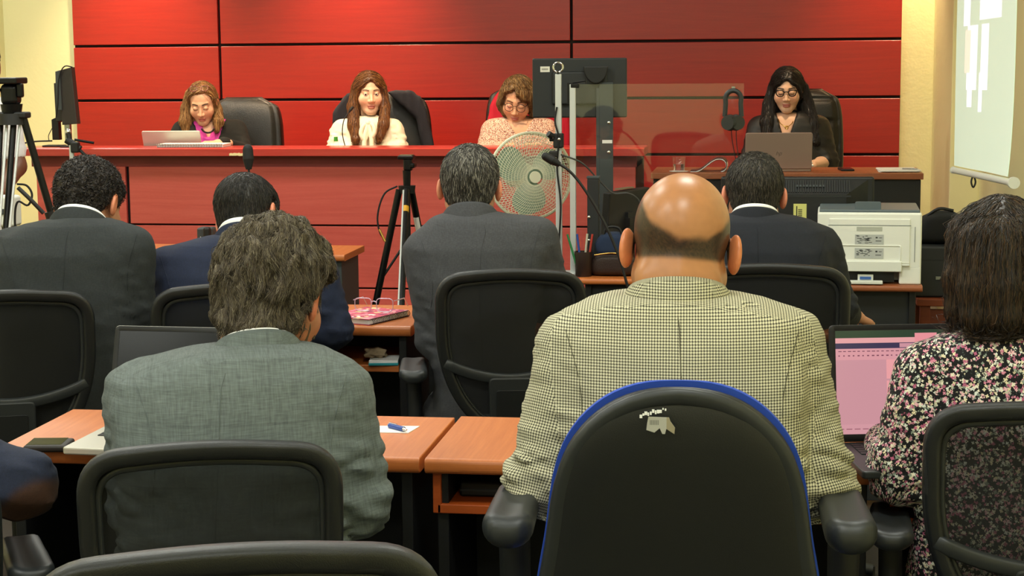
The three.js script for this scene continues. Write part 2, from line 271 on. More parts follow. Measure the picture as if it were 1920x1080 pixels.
// ---------------------------------------------------------------- strands of hair laid along a surface
function strands(f, g, keep, flow, o) {
  const r = rng(o.seed || 3), p = g.attributes.position, ix = g.index.array, nT = ix.length / 3, acc = new Float32Array(nT), A = V(), B = V(), C = V(), pos = [], nor = [], col = [], idx = [];
  let tot = 0;
  for (let t = 0; t < nT; t++) { A.fromBufferAttribute(p, ix[t * 3]); B.fromBufferAttribute(p, ix[t * 3 + 1]); C.fromBufferAttribute(p, ix[t * 3 + 2]); B.sub(A); C.sub(A); tot += B.cross(C).length(); acc[t] = tot; }
  const grad = (q) => { const e = 0.0015, d = f(q.x, q.y, q.z); return [V(f(q.x + e, q.y, q.z) - d, f(q.x, q.y + e, q.z) - d, f(q.x, q.y, q.z + e) - d).normalize(), d]; };
  let made = 0, tries = 0; const seg = o.seg || 5;
  while (made < o.count && tries++ < o.count * 6) {
    const w = r() * tot; let a = 0, b = nT - 1; while (a < b) { const m = a + b >> 1; acc[m] < w ? a = m + 1 : b = m; }
    A.fromBufferAttribute(p, ix[a * 3]); B.fromBufferAttribute(p, ix[a * 3 + 1]); C.fromBufferAttribute(p, ix[a * 3 + 2]);
    let u = r(), v = r(); if (u + v > 1) { u = 1 - u; v = 1 - v; }
    const q = A.clone().addScaledVector(B.sub(A), u).addScaledVector(C.sub(A), v);
    if (!keep(q)) continue;
    made++;
    const c0 = o.colors[r() * o.colors.length | 0], lum = 0.75 + r() * 0.5, len = o.len * (0.6 + r() * 0.7), lift = o.lift * (0.2 + r()), rad = o.rad * (0.7 + r() * 0.6), js = o.jitter || 0.25, jit = V(r() - 0.5, r() - 0.5, r() - 0.5).multiplyScalar(js * 2);
    const base = pos.length / 3; let prevT = null;
    for (let k = 0; k <= seg; k++) {
      const [n, d] = grad(q), t = k / seg; q.addScaledVector(n, -(d - 0.0006 - lift * t * (o.curl ? 0.5 + 0.5 * Math.sin(t * 6 + made) : t)));
      const dir = flow(q).add(jit); dir.addScaledVector(n, -dir.dot(n)).normalize(); if (!prevT) prevT = dir.clone();
      const side = dir.clone().cross(n).normalize(), rr = rad * (1 - 0.75 * t * t);
      for (let j = 0; j < 3; j++) { const an = j * 2.094 + 0.5, off = side.clone().multiplyScalar(Math.cos(an) * rr * 1.6).addScaledVector(n, Math.sin(an) * rr); pos.push(q.x + off.x, q.y + off.y, q.z + off.z); off.normalize(); nor.push(off.x, off.y, off.z); const tip = o.tip ? o.tip(q) : 1; col.push(c0[0] * lum * tip, c0[1] * lum * tip, c0[2] * lum * tip); }
      if (k < seg) { for (let j = 0; j < 3; j++) { const i0 = base + k * 3 + j, i1 = base + k * 3 + (j + 1) % 3; idx.push(i0, i0 + 3, i1, i1, i0 + 3, i1 + 3); } q.addScaledVector(dir, len / seg); }
    }
  }
  const out = new THREE.BufferGeometry(); out.setAttribute('position', new THREE.Float32BufferAttribute(pos, 3)); out.setAttribute('normal', new THREE.Float32BufferAttribute(nor, 3)); out.setAttribute('color', new THREE.Float32BufferAttribute(col, 3)); out.setIndex(idx); return out;
}

// ---------------------------------------------------------------- hands (fingers along +x, back of the hand +y, thumb towards +z)
function handGeo(curl, h = 0.0032) {
  const segs = [];
  [[-0.031, 0.058, 0.0072], [-0.0105, 0.07, 0.008], [0.0105, 0.076, 0.0083], [0.031, 0.068, 0.0082]].forEach(([z, L, r], i) => {
    let p = V(0.084 - (i === 0 ? 0.008 : 0), 0.002, z), a = 0.12; const parts = [0.45, 0.3, 0.25];
    parts.forEach((k, j) => { a += curl * [0.5, 0.9, 0.6][j]; const q = p.clone().add(V(Math.cos(a) * L * k, -Math.sin(a) * L * k, z * 0.06)); segs.push([p, q, r * (1 - 0.08 * j), r * (0.94 - 0.1 * j)]); p = q; });
  });
  const th = [V(0.02, -0.006, 0.03), V(0.052, -0.014, 0.058), V(0.078, -0.018, 0.064), V(0.098, -0.02, 0.062)];
  const f = (x, y, z) => {
    let d = capD(x, y * 1.05, z, { x: -0.05, y: 0, z: 0 }, { x: 0.01, y: 0, z: 0 }, 0.026, 0.026);
    const qx = Math.abs(x - 0.045) - 0.036, qy = Math.abs(y) - 0.004, qz = Math.abs(z) - 0.03; d = smin(d, Math.hypot(Math.max(qx, 0), Math.max(qy, 0), Math.max(qz, 0)) + Math.min(Math.max(qx, qy, qz), 0) - 0.0105, 0.02);
    let fin = 9; for (const [a, b, ra, rb] of segs) fin = Math.min(fin, capD(x, y, z, a, b, ra, rb));
    d = smin(d, fin, 0.006);
    let t = 9; for (let i = 0; i < 3; i++) t = Math.min(t, capD(x, y, z, th[i], th[i + 1], [0.014, 0.0105, 0.009][i], [0.0105, 0.009, 0.0078][i]));
    return smin(d, t, 0.008);
  };
  return nets(f, [-0.085, -0.085, -0.055], [0.18, 0.035, 0.085], h);
}
const handCache = {};
function hand(curl, fine) { const k = curl + (fine ? 'f' : ''); return (handCache[k] ||= handGeo(curl, fine ? 0.003 : 0.0045)).clone(); }

// ---------------------------------------------------------------- people
// All points are given as pixels of the photograph and a distance from the camera, and turned into the person's own metres (x right, y up, z towards the camera).
function person(spec) {
  const { d } = spec, c = at(...spec.base, d), yaw = Math.atan2(camera.position.x - c.x, camera.position.z - c.z), floorY = spec.floorY || 0;
  const g = thing('person', spec.label, 'person', V(c.x, floorY, c.z), yaw), inv = g.matrixWorld.clone().invert();
  const L = (px, py, dd = 0) => at(px, py, d + dd).applyMatrix4(inv);
  const rows = spec.rows.map(([py, xl, xr, b, dz = 0], ri) => { if (spec.collar && ri < 2 && spec.facing !== 1) py += (ri ? 5 : 11) * 4.7 / d; const p = L(xl, py, -dz), q = L(xr, py, -dz); return { y: (p.y + q.y) / 2, cx: (p.x + q.x) / 2, cz: (p.z + q.z) / 2, a: Math.abs(q.x - p.x) / 2, b }; });
  const last = rows[rows.length - 1], hipY = spec.hipY ?? 0.5;
  if (last.y > hipY - 0.06) rows.push({ ...last, y: hipY - 0.06, a: Math.max(last.a, 0.17), b: 0.13 });
  const torso = loft(rows, spec.boxy || 2.5);
  const arms = spec.arms.map((m) => ({ s: L(...m.s), e: L(...m.e), w: L(...m.w), r: m.r || [0.062, 0.052, 0.042], len: m.len ?? 1, hand: m.hand }));
  const fold = spec.fold ?? 0.004;
  const armD = (m, x, y, z, off, cut) => {
    const e2 = cut && m.len < 1 ? m.e.clone().lerp(m.w, m.len) : m.w;
    let d1 = capD(x, y, z, m.s, m.e, m.r[0] - off, m.r[1] - off), d2 = capD(x, y, z, m.e, e2, m.r[1] - off, (cut && m.len < 1 ? lerp(m.r[1], m.r[2], m.len) : m.r[2]) - off);
    if (cut && m.len < 0) { const k = m.s.clone().lerp(m.e, 1 + m.len); d1 = capD(x, y, z, m.s, k, m.r[0] - off, lerp(m.r[1], m.r[0], -m.len) - off); d2 = 9; }
    return smin(d1, d2, 0.02);
  };
  const wrinkle = (x, y, z) => {
    let w = 0; for (const m of arms) { const de = Math.hypot(x - m.e.x, y - m.e.y, z - m.e.z), ds = Math.hypot(x - m.s.x, y - m.s.y + 0.05, z - m.s.z); w = Math.max(w, Math.exp(-de * de / 0.02), 0.5 * Math.exp(-ds * ds / 0.012)); }
    const nA = noise3(x * 7, y * 26 + x * 6, z * 7), nB = noise3(x * 5 + 9, y * 6, z * 5);
    return fold * (w * (2.6 * (1 - Math.abs(nA)) - 1.5) + 0.55 * nB + 0.25 * noise3(x * 13 + y * 8, y * 7, z * 9 + 4));
  };
  const bodyD = (x, y, z, off) => { let q = torso(x, y, z, off); for (const m of arms) q = smin(q, armD(m, x, y, z, off, false), 0.035); return q; };
  const clothD = (off, cut, useLen = true) => (x, y, z) => {
    let q = torso(x, y, z, off); for (const m of arms) q = smin(q, armD(m, x, y, z, off, useLen), 0.035);
    q += wrinkle(x, y, z); return cut ? smax(q, -cut(x, y, z), 0.004) : q;
  };
  const pts = [...rows.flatMap((r) => [V(r.cx - r.a, r.y, r.cz - r.b), V(r.cx + r.a, r.y, r.cz + r.b)]), ...arms.flatMap((m) => [m.s, m.e, m.w].flatMap((p) => [p.clone().subScalar(0.08), p.clone().addScalar(0.08)]))];
  const bb = new THREE.Box3().setFromPoints(pts), lo = bb.min.subScalar(0.02).toArray(), hi = bb.max.addScalar(0.02).toArray();
  // the head
  const hc = L(...spec.head.c), HM = headMatrix(hc, spec.head), HI = HM.clone().invert(), hf = headField(spec.head), hs = spec.head.scale || 1, hv = V();
  const fine = spec.head.fine || 0.0035, reach = spec.hair?.reach || 0.02;
  const skin = lin(spec.skin), lip = lin(spec.lip ?? 0x9c5148), brow = lin(spec.brow ?? 0x2a1a12), stub = spec.stubble;
  let hg = nets(hf, [-0.115, -0.205, -0.135], [0.115, 0.13, 0.135], fine);
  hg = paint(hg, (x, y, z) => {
    let k = skin.slice(); const n = noise3(x * 60, y * 60, z * 60) * 0.05 + noise3(x * 18, y * 18, z * 18) * 0.06; k = k.map((v) => v * (1 + n));
    if (z > 0.06) {
      const m = sstep(0.0125, 0.008, Math.abs(y + 0.0715)) * sstep(0.026, 0.02, Math.abs(x)) * sstep(0.078, 0.084, z); k = mix3(k, lip, m * 0.85);
      const ax = Math.abs(x), by = y - (0.0215 + 0.004 * Math.sin((ax - 0.012) / 0.036 * 2.4)), b = sstep(0.006, 0.003, Math.abs(by)) * sstep(0.01, 0.015, ax) * sstep(0.053, 0.046, ax); k = mix3(k, brow, b * 0.92);
      k = mix3(k, [k[0] * 1.06, k[1] * 0.86, k[2] * 0.82], 0.8 * sstep(0.03, 0.01, Math.hypot(ax - 0.04, y + 0.035)));
      if (o_liner(spec)) { const e = sstep(0.0032, 0.0016, Math.abs(y + 0.007 - (spec.head.lids >= 1 ? 0 : 0.009))) * sstep(0.018, 0.014, Math.abs(ax - 0.031)); k = mix3(k, [0.02, 0.012, 0.01], e * 0.85); }
    }
    if (Math.abs(x) > 0.078) k = mix3(k, [k[0] * 1.5, k[1] * 1.05, k[2] * 0.98], 0.8);  // ears flushed redder, and lightened to make up for the shade on them
    if (stub) k = mix3(k, stub.color, stub.f(x, y, z));
    return k;
  });
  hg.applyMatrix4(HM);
  if (spec.fuzz) { const fz = spec.fuzz, src = nets(hf, [-0.115, -0.205, -0.135], [0.115, 0.13, 0.135], 0.006), st = strands(hf, src, (q) => fz.keep(q.x, q.y, q.z), () => V(0, -1, 0), { ...fz, colors: fz.colors.map(lin) }); st.applyMatrix4(HM); part('hair', st, std({ vertexColors: true, roughness: 0.6 }), g); }
  // the rest of the body, hands included
  const fh = spec.fineBody || 0.011;
  let bg = nets((x, y, z) => bodyD(x, y, z, 0.009 + fold * 0.9), lo, hi, fh); bg = paint(bg, (x, y, z) => skin.map((v) => v * (1 + 0.06 * noise3(x * 20, y * 20, z * 20))));
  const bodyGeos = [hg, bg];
  for (const m of arms) {
    const f = m.hand?.dir ? V(...m.hand.dir).normalize() : m.w.clone().sub(m.e).normalize(), up = V(...(m.hand?.up || [0, 1, 0.1])), thumb = f.clone().cross(up).normalize(); up.copy(thumb).cross(f);
    if (m.hand?.flip) thumb.negate();
    const HG = hand(m.hand?.curl ?? 0.35, m.hand?.fine), s = m.hand?.scale || (spec.head.female ? 0.9 : 1);
    const mm = new THREE.Matrix4().makeBasis(f.clone().multiplyScalar(s), up.clone().multiplyScalar(s), thumb.clone().multiplyScalar(s)); mm.setPosition(m.w.clone().addScaledVector(f, 0.02)); HG.applyMatrix4(mm);
    if (mm.determinant() < 0) { const ia = HG.index.array; for (let i = 0; i < ia.length; i += 3) { const t = ia[i]; ia[i] = ia[i + 1]; ia[i + 1] = t; } HG.computeVertexNormals(); }
    bodyGeos.push(paint(HG, () => skin));
  }
  // legs
  const hip = V(rows[rows.length - 1].cx, hipY, rows[rows.length - 1].cz), fw = spec.facing ?? -1, kneeY = hipY - 0.02;
  const legPts = [-1, 1].map((s) => spec.standing ? [hip.clone().add(V(s * 0.09, 0.02, 0)), hip.clone().add(V(s * 0.1, -hipY * 0.48, 0.01 * fw)), V(hip.x + s * 0.1, 0.1, hip.z)] : [hip.clone().add(V(s * 0.09, 0.02, 0)), V(hip.x + s * 0.1, kneeY, hip.z + fw * (fw > 0 ? 0.33 : 0.42)), V(hip.x + s * 0.1, 0.1, hip.z + fw * (fw > 0 ? 0.28 : 0.4))]);
  const legD = (off) => (x, y, z) => { let q = 9; for (const [a, b, e] of legPts) { q = Math.min(q, smin(capD(x, y, z, a, b, 0.085 - off, 0.065 - off), capD(x, y, z, b, e, 0.064 - off, 0.05 - off), 0.02)); } return q; };
  const lb = new THREE.Box3().setFromPoints(legPts.flat()).expandByScalar(0.1), lgLo = lb.min.toArray(), lgHi = lb.max.toArray();
  bodyGeos.push(paint(nets(legD(0.014), lgLo, lgHi, 0.02), () => skin));
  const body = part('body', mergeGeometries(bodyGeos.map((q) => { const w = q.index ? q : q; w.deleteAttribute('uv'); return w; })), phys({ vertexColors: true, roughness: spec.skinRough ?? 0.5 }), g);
  const trousers = part(spec.skirt ? 'skirt' : 'trousers', planar(nets(legD(0), lgLo, lgHi, 0.018)), spec.legs || M.fabricBlack, g);
  for (const s of [0, 1]) { const e = legPts[s][2]; part('shoe', [box(0.09, 0.05, 0.25, e.x, 0.012, e.z + fw * 0.07, 0.024), box(0.088, 0.014, 0.25, e.x, 0, e.z + fw * 0.07, 0.005), cyl(0.05, 0.045, 0.06, e.x, 0.04, e.z)], M.shoe, g); }
  // clothes, from the outside in
  const armUV = (q, x, y, z) => { let best = torso(x, y, z, 0) + 0.004, who = null; for (const m of arms) { const a = capD(x, y, z, m.s, m.e, m.r[0], m.r[1]), b = capD(x, y, z, m.e, m.w, m.r[1], m.r[2]); if (a < best) { best = a; who = [m.s, m.e, m.r[0]]; } if (b < best) { best = b; who = [m.e, m.w, m.r[2]]; } } return who; };
  const clothUV = (geo) => {
    const n = geo.toNonIndexed(), p = n.attributes.position, nn = n.attributes.normal, uv = new Float32Array(p.count * 2);
    for (let t = 0; t < p.count; t += 3) {
      const mx = (p.getX(t) + p.getX(t + 1) + p.getX(t + 2)) / 3, my = (p.getY(t) + p.getY(t + 1) + p.getY(t + 2)) / 3, mz = (p.getZ(t) + p.getZ(t + 1) + p.getZ(t + 2)) / 3, who = armUV(null, mx, my, mz);
      let fr = null; if (who) { const ax = who[1].clone().sub(who[0]).normalize(), e1 = V(0, 0, 1).addScaledVector(ax, -ax.z).normalize(); fr = [who[0], ax, e1, ax.clone().cross(e1)]; }
      const side = Math.abs(nn.getX(t)) > 0.8, up = Math.abs(nn.getY(t)) > 0.85; let a0 = null;
      for (let k = t; k < t + 3; k++) {
        let u, v; const q = V(p.getX(k), p.getY(k), p.getZ(k));
        if (fr) { q.sub(fr[0]); v = q.dot(fr[1]); let an = Math.atan2(q.dot(fr[3]), q.dot(fr[2])); if (a0 === null) a0 = an; if (an - a0 > 3.2) an -= 6.2832; if (a0 - an > 3.2) an += 6.2832; u = an * 0.06; }
        else if (side) { u = q.z; v = q.y; } else if (up) { u = q.x; v = q.z; } else { u = q.x; v = q.y; }
        uv[k * 2] = u; uv[k * 2 + 1] = v;
      }
    }
    n.setAttribute('uv', new THREE.BufferAttribute(uv, 2)); return n;
  };
  const fc = spec.fineCloth || 0.009;
  const ctx = { g, L, rows, torso, arms, hc, HM, clothD, clothUV, lo, hi, fc, spec };
  for (const cl of spec.clothes) {
    const cut = cl.cut ? cl.cut(ctx) : null, f = clothD(cl.off, cut, cl.useLen !== false), geo = nets(f, lo, hi, fc);
    let m = cl.mat; if (cl.patch) { paint(geo, cl.patch(ctx)); }
    const had = geo.attributes.color; const uvg = clothUV(geo); if (had && !uvg.attributes.color) throw new Error('colour lost');
    const o = part(cl.name, uvg, m, g, cl.label);
    if (cl.seam) { const pp = []; for (let i = 0; i <= 26; i++) { const y = lerp(rows[0].y - 0.03, rows[rows.length - 2].y, i / 26), x = cl.seam(ctx, y); let z = 0.4; for (let k = 0; k < 500; k++) { if (f(x, y, z) < 0.0004) break; z -= 0.001; } pp.push(V(x, y, z)); } part('back_seam', tube(pp, 0.0011, 80, 5), m.userData?.seam || M.fabricBlack, o);
      for (const a of arms) { const sg = Math.sign(a.s.x - rows[3].cx), q3 = []; for (let i = 0; i <= 18; i++) { const t = i / 18, x = a.s.x + sg * (0.012 - 0.03 * Math.sin(t * 2.2)), y = a.s.y + lerp(0.045, -0.13, t); let z = 0.4, hit = false; for (let k = 0; k < 700; k++) { if (f(x, y, z) < 0.0004) { hit = true; break; } z -= 0.001; } if (hit && z > a.s.z - 0.03) q3.push(V(x, y, z)); } if (q3.length > 4) part('sleeve_seam', tube(q3, 0.0008, 60, 5), m.userData?.seam || M.fabricBlack, o); } }
  }
  if (spec.collar) collar(ctx, spec.collar);
  if (spec.shirtCollar) collar(ctx, spec.shirtCollar);
  if (spec.hair) hairOf(ctx, spec.hair, hf, HM, HI, hs);
  if (spec.head.eyes) for (const s of [-1, 1]) {
    const eg = new THREE.SphereGeometry(0.0124, 20, 14); eg.rotateX(Math.PI / 2); eg.translate(s * 0.031, 0, 0.0765); eg.applyMatrix4(HM); const eye = part('eye', eg, M.eyeWhite, g);
    const ig = ball(0.0072, V(s * 0.031 + (spec.head.gaze?.[0] || 0), (spec.head.gaze?.[1] || 0), 0.0838), 1, 1, 0.82, 14); ig.applyMatrix4(HM); part('iris', ig, M.iris, eye);
  }
  ctx.head = (x, y, z) => V(x, y, z).applyMatrix4(HM);
  ctx.surface = (x, y, off = 0, sgn = 1, cutless) => { const f = clothD(off); let z = sgn * 0.5; for (let k = 0; k < 90; k++) { const q = f(x, y, z); if (q < 0.0004) break; z -= sgn * Math.max(q * 0.5, 0.0006); } return V(x, y, z); };
  return ctx;
}
const o_liner = (s) => s.head.female && s.head.eyes !== undefined;

// a collar band round the neck: open at the front, folded over behind
function collar(ctx, o) {
  const c = ctx.L(...o.c), n = 40, back = o.facing ?? 1, pos = [], idx = [], prof = o.prof || [[-0.006, -0.045], [-0.004, 0], [0.004, 0.003], [0.010, -0.004], [0.019, -0.05], [0.010, -0.05]];
  const m = prof.length, span = o.span || 2.2;
  for (let i = 0; i <= n; i++) {
    const a = lerp(-span, span, i / n), k = 0.5 - 0.5 * Math.cos(a), drop = (o.drop ?? 0.05) * Math.pow(k, 1.2) + (o.tilt || 0) * Math.sin(a);
    for (const [u, v] of prof) { const fl = 1 + (o.flare || 0) * Math.max(0, -v); pos.push(c.x + Math.sin(a) * (o.rx + u) * fl, c.y - drop + v * (o.h || 1), c.z + back * Math.cos(a) * (o.rz + u)); }
  }
  for (let i = 0; i < n; i++) for (let j = 0; j < m; j++) { const a = i * m + j, b = i * m + (j + 1) % m; back > 0 ? idx.push(a, b, a + m, b, b + m, a + m) : idx.push(a, a + m, b, b, a + m, b + m); }
  for (let j = 1; j < m - 1; j++) { idx.push(0, j + 1, j); const q = n * m; idx.push(q, q + j, q + j + 1); }
  const g = new THREE.BufferGeometry(); g.setAttribute('position', new THREE.Float32BufferAttribute(pos, 3)); g.setIndex(idx); g.computeVertexNormals();
  if (o.rot) { g.translate(-c.x, -c.y, -c.z); g.rotateZ(o.rot[2] || 0); g.rotateX(-(o.rot[0] || 0)); g.rotateY(o.rot[1] || 0); g.translate(c.x, c.y, c.z); }
  part(o.name || 'collar', planar(g), o.mat, ctx.g);
}

// hair: the head swollen by a thickness above the hairline, hanging locks, and strands laid over it
function hairOf(ctx, o, hf, HM, HI, hs) {
  const { g, L } = ctx, v = V(), locks = (o.locks || []).map((l) => l.map(([px, py, dd, r, fx]) => ({ p: L(px, py, dd), r })));
  const thick = (x, y, z) => {
    const deg = Math.abs(Math.atan2(x, z)) * 180 / Math.PI, yh = lineOf(o.line, deg) + (o.skew ? o.skew(x, y, z) : 0); let t = sstep(yh - 0.004, yh + (o.soft || 0.022), y);
    if (o.bare) t *= 1 - o.bare(x, y, z);
    const big = o.T * (0.8 + 0.35 * sstep(-0.05, 0.08, y));
    return t <= 0 ? -0.006 : lerp(-0.004, big, t);
  };
  const nf = headField({ ...ctx.spec.head, noEars: true }), wv = o.wave || 0.003, wf = o.waveF || [40, 14, 40];
  const f = (x, y, z) => {
    v.set(x, y, z).applyMatrix4(HI); const hx = v.x, hy = v.y, hz = v.z;
    let d = hs * (nf(hx, hy, hz) - thick(hx, hy, hz));
    for (const l of locks) { let q = 9; for (let i = 0; i < l.length - 1; i++) q = smin(q, capD(x, y, z, l[i].p, l[i + 1].p, l[i].r, l[i + 1].r), 0.01); d = smin(d, q, o.blend || 0.015); }
    return d + wv * noise3(x * wf[0], y * wf[1], z * wf[2]) + wv * 0.5 * noise3(x * wf[0] * 2.3, y * wf[1] * 2, z * wf[2] * 2.3);
  };
  const pts = [ctx.hc.clone().addScalar(0.15), ctx.hc.clone().addScalar(-0.15), ...locks.flat().flatMap((l) => [l.p.clone().addScalar(l.r + 0.02), l.p.clone().addScalar(-l.r - 0.02)])], bb = new THREE.Box3().setFromPoints(pts);
  const geo = nets(f, bb.min.toArray(), bb.max.toArray(), o.h || 0.0045), C = o.colors.map((h) => lin(h));
  const isHair = (x, y, z) => { v.set(x, y, z).applyMatrix4(HI); return thick(v.x, v.y, v.z) > o.T * 0.3 || hf(v.x, v.y, v.z) > 0.012; };
  paint(geo, (x, y, z) => { const n = 0.5 + 0.5 * noise3(x * wf[0] * 2.6, y * wf[1] * 1.2, z * wf[2] * 2.6); let k = mix3(C[0], C[Math.min(1, C.length - 1)], n); const t = o.tip ? o.tip(V(x, y, z), ctx) : 0; if (t) k = mix3(k, lin(o.tipColor), t); return k; });
  geo.deleteAttribute('uv');
  const list = [geo];
  if (o.strands) list.push(strands(f, geo, (q) => isHair(q.x, q.y, q.z), (q) => o.flow ? o.flow(q, ctx) : V(0, -1, 0), { ...o.strands, colors: (o.strands.colors || o.colors).map((h) => lin(h)) }));
  part('hair', mergeGeometries(list), std({ vertexColors: true, roughness: o.rough ?? 0.55 }), g);
}
const headSkull = (x, y, z) => ellD(Math.abs(x), y, z, 0, 0.03, -0.015, 0.077, 0.088, 0.097);

// ---------------------------------------------------------------- the room
const X0 = -4.13 * K, X1 = 1.06, ZB = -9.15 * K, ZF = 2.2;
structure('floor', box(X1 - X0 + 0.4, 0.1, ZF - ZB + 0.4, (X0 + X1) / 2, -0.1, (ZB + ZF) / 2), M.floor);
structure('ceiling', box(X1 - X0 + 0.4, 0.1, ZF - ZB + 0.4, (X0 + X1) / 2, CEIL, (ZB + ZF) / 2), M.ceiling);
structure('wall_left', box(0.15, CEIL, ZF - ZB, X0 - 0.075, 0, (ZB + ZF) / 2), M.cream);
structure('wall_right', [box(0.15, CEIL, ZF - ZB, X1 + 0.075, 0, (ZB + ZF) / 2), box(0.15, CEIL, 1.08, 0.8 * K + 0.075, 0, -8.2 * K - 0.54, 0.006)], M.cream);
structure('wall_front', box(X1 - X0, CEIL, 0.15, (X0 + X1) / 2, 0, ZF + 0.075), M.cream);
const wallBack = new THREE.Group(); wallBack.name = 'wall_back'; wallBack.userData.kind = 'structure'; scene.add(wallBack);
part('plaster', box(X1 - X0, CEIL, 0.15, (X0 + X1) / 2, 0, ZB - 0.075), M.cream, wallBack);
part('panel_backing', box(4.36 * K, CEIL, 0.02, -1.541 * K, 0, ZB + 0.012), M.groove, wallBack, 'dark recess behind the red panels');
{ const xs = [-3.727, -2.907, -1.028, 0.644].map((v) => v * K), ys = [0, ...[-4, -3, -2, -1, 0, 1, 2, 3].map((n) => ky(1.566) + n * 0.29 * K), CEIL], gap = 0.016, rp = rng(4);
  for (let i = 0; i < 3; i++) for (let j = 0; j < ys.length - 1; j++) {
    const w = xs[i + 1] - xs[i] - gap, h = ys[j + 1] - ys[j] - gap, g = box(w, h, 0.026, xs[i] + gap / 2 + w / 2, ys[j] + gap / 2, ZB + 0.036, 0.003), uv = g.attributes.uv, ou = rp(), ov = rp();
    for (let k = 0; k < uv.count; k++) uv.setXY(k, uv.getX(k) + ou, uv.getY(k) + ov);
    part('panel', g, M.red, wallBack);
  } }
structure('floor_platform', box(5.2, 0.15, 1.8, -1.72, 0, -9.48, 0.005), M.floor).name = 'trim_1';

// ceiling lamps: square panels that glow, with an area light of the same size below each
for (const [x, z] of [[-3.4, 0.6], [-1.7, 0.6], [0.0, 0.6], [-3.4, -1.9], [-1.7, -1.9], [0.0, -1.9], [-3.4, -4.4], [-1.7, -4.4], [0.0, -4.4], [-3.4, -7.0], [-1.7, -7.0], [-4.2, -8.9]]) {
  const t = thing('ceiling_light', 'square white ceiling light panel above the courtroom', 'ceiling light', V(x, CEIL, z), 0, 'ceiling light panels');
  part('frame', sweep2(roundPoly([[-0.31, -0.31], [0.31, -0.31], [0.31, 0.31], [-0.31, 0.31]], 0), [[-0.012, -0.02], [0.012, -0.02], [0.012, 0], [-0.012, 0]].map(([a, b]) => [a, b]), (a, b, c) => V(a, c, b)), M.white, t);
  part('diffuser', box(0.596, 0.006, 0.596, 0, -0.014, 0), std({ color: 0xffffff, emissive: PANEL_TINT, emissiveIntensity: 1.5 }), t);
  const l = new THREE.RectAreaLight(PANEL_TINT, PANEL_POWER, 0.59, 0.59); l.position.set(0, -0.022, 0); l.rotation.x = -Math.PI / 2; t.add(l);
}
for (const [x, z, label, group] of [...[-3.8, -2.45, 0.82].map((v) => [v, v > 0 ? -10.2 : -9.95, 'small round warm downlight in the ceiling beside the red wall', 'warm downlights along the red wall']), ...[-3.0, -2.15, -1.3, 0.1].map((v) => [v, -8.2, 'small round downlight added above the bench front to light the faces', 'added downlights above the bench'])]) {  // the row above the bench is unseen, added to light the faces
  const t = thing('ceiling_downlight', label, 'ceiling light', V(x, CEIL, z), 0, group);
  part('trim_ring', (() => { const g = new THREE.TorusGeometry(0.05, 0.008, 8, 28); g.rotateX(Math.PI / 2); g.translate(0, -0.004, 0); return g; })(), M.white, t);
  part('bulb', cyl(0.042, 0.042, 0.006, 0, -0.008, 0), std({ color: 0xffffff, emissive: DOWN_TINT, emissiveIntensity: 2 }), t);
  const l = new THREE.SpotLight(DOWN_TINT, z > -9 ? BENCH_POWER * (x > 0 ? 0.7 : 1) : DOWN_POWER, 0, 0.62, 0.8, 2); l.position.set(0, -0.02, 0); l.target.position.set(0, -2, z > -9 ? -0.95 : -0.1); l.castShadow = true; l.shadow.radius = 2; t.add(l, l.target);
}

// ---------------------------------------------------------------- judges' bench and the desks
const LEDGE = ky(1.112), WORK = LEDGE - 0.08, ZBENCH = -7.5 * K;
{
  const ox = 1.93 * K, t = thing('judges_bench', 'long glossy red wooden judges bench with a raised ledge', 'bench', V(-ox, 0, ZBENCH));
  const x0 = -3.325 * K + ox, x1 = -0.53 * K + ox, w = x1 - x0, c = (x0 + x1) / 2;
  part('ledge', slab([[0, 0], [0.22, 0], [0.22, 0.04], [0.01, 0.04], [0, 0.034]].map((p) => new THREE.Vector2(...p)), w, 0.004).rotateY(Math.PI / 2).translate(c, LEDGE - 0.04, 0.09), M.benchTop, t);
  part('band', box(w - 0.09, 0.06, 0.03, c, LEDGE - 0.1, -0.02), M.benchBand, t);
  const rows = [[0.02, ky(0.49)], [ky(0.49), ky(0.767)], [ky(0.767), LEDGE - 0.095]], cols = [[x0 + 0.07, -2.846 * K + ox], [-2.83 * K + ox, x1 - 0.05]];
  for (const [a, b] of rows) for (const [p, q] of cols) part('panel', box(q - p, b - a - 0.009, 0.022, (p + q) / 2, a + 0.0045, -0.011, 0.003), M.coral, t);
  part('carcass', [box(w - 0.14, LEDGE - 0.1, 0.02, c, 0, -0.035), box(0.02, LEDGE - 0.05, 0.55, x1 - 0.06, 0, -0.3)], M.groove, t);
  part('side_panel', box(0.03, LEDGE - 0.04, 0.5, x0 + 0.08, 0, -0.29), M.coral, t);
  part('worktop', box(w - 0.1, 0.03, 0.42, c, WORK - 0.03, -0.28, 0.004), M.benchTop, t);
  const rr = rng(8); const torn = []; for (let i = 0; i <= 14; i++) torn.push(new THREE.Vector2(i / 14 * 0.118, 0.013 * (0.6 + 0.5 * rr()))); for (let i = 14; i >= 0; i--) torn.push(new THREE.Vector2(i / 14 * 0.118, -0.004 * rr()));
  part('torn_tape', slab(torn, 0.001, 0).translate(onZ(430, 291, ZBENCH + 0.09).x + ox, LEDGE - 0.037, 0.0915), std({ color: 0xe8d6a0, roughness: 0.8 }), t, 'torn strip of cream tape');
}
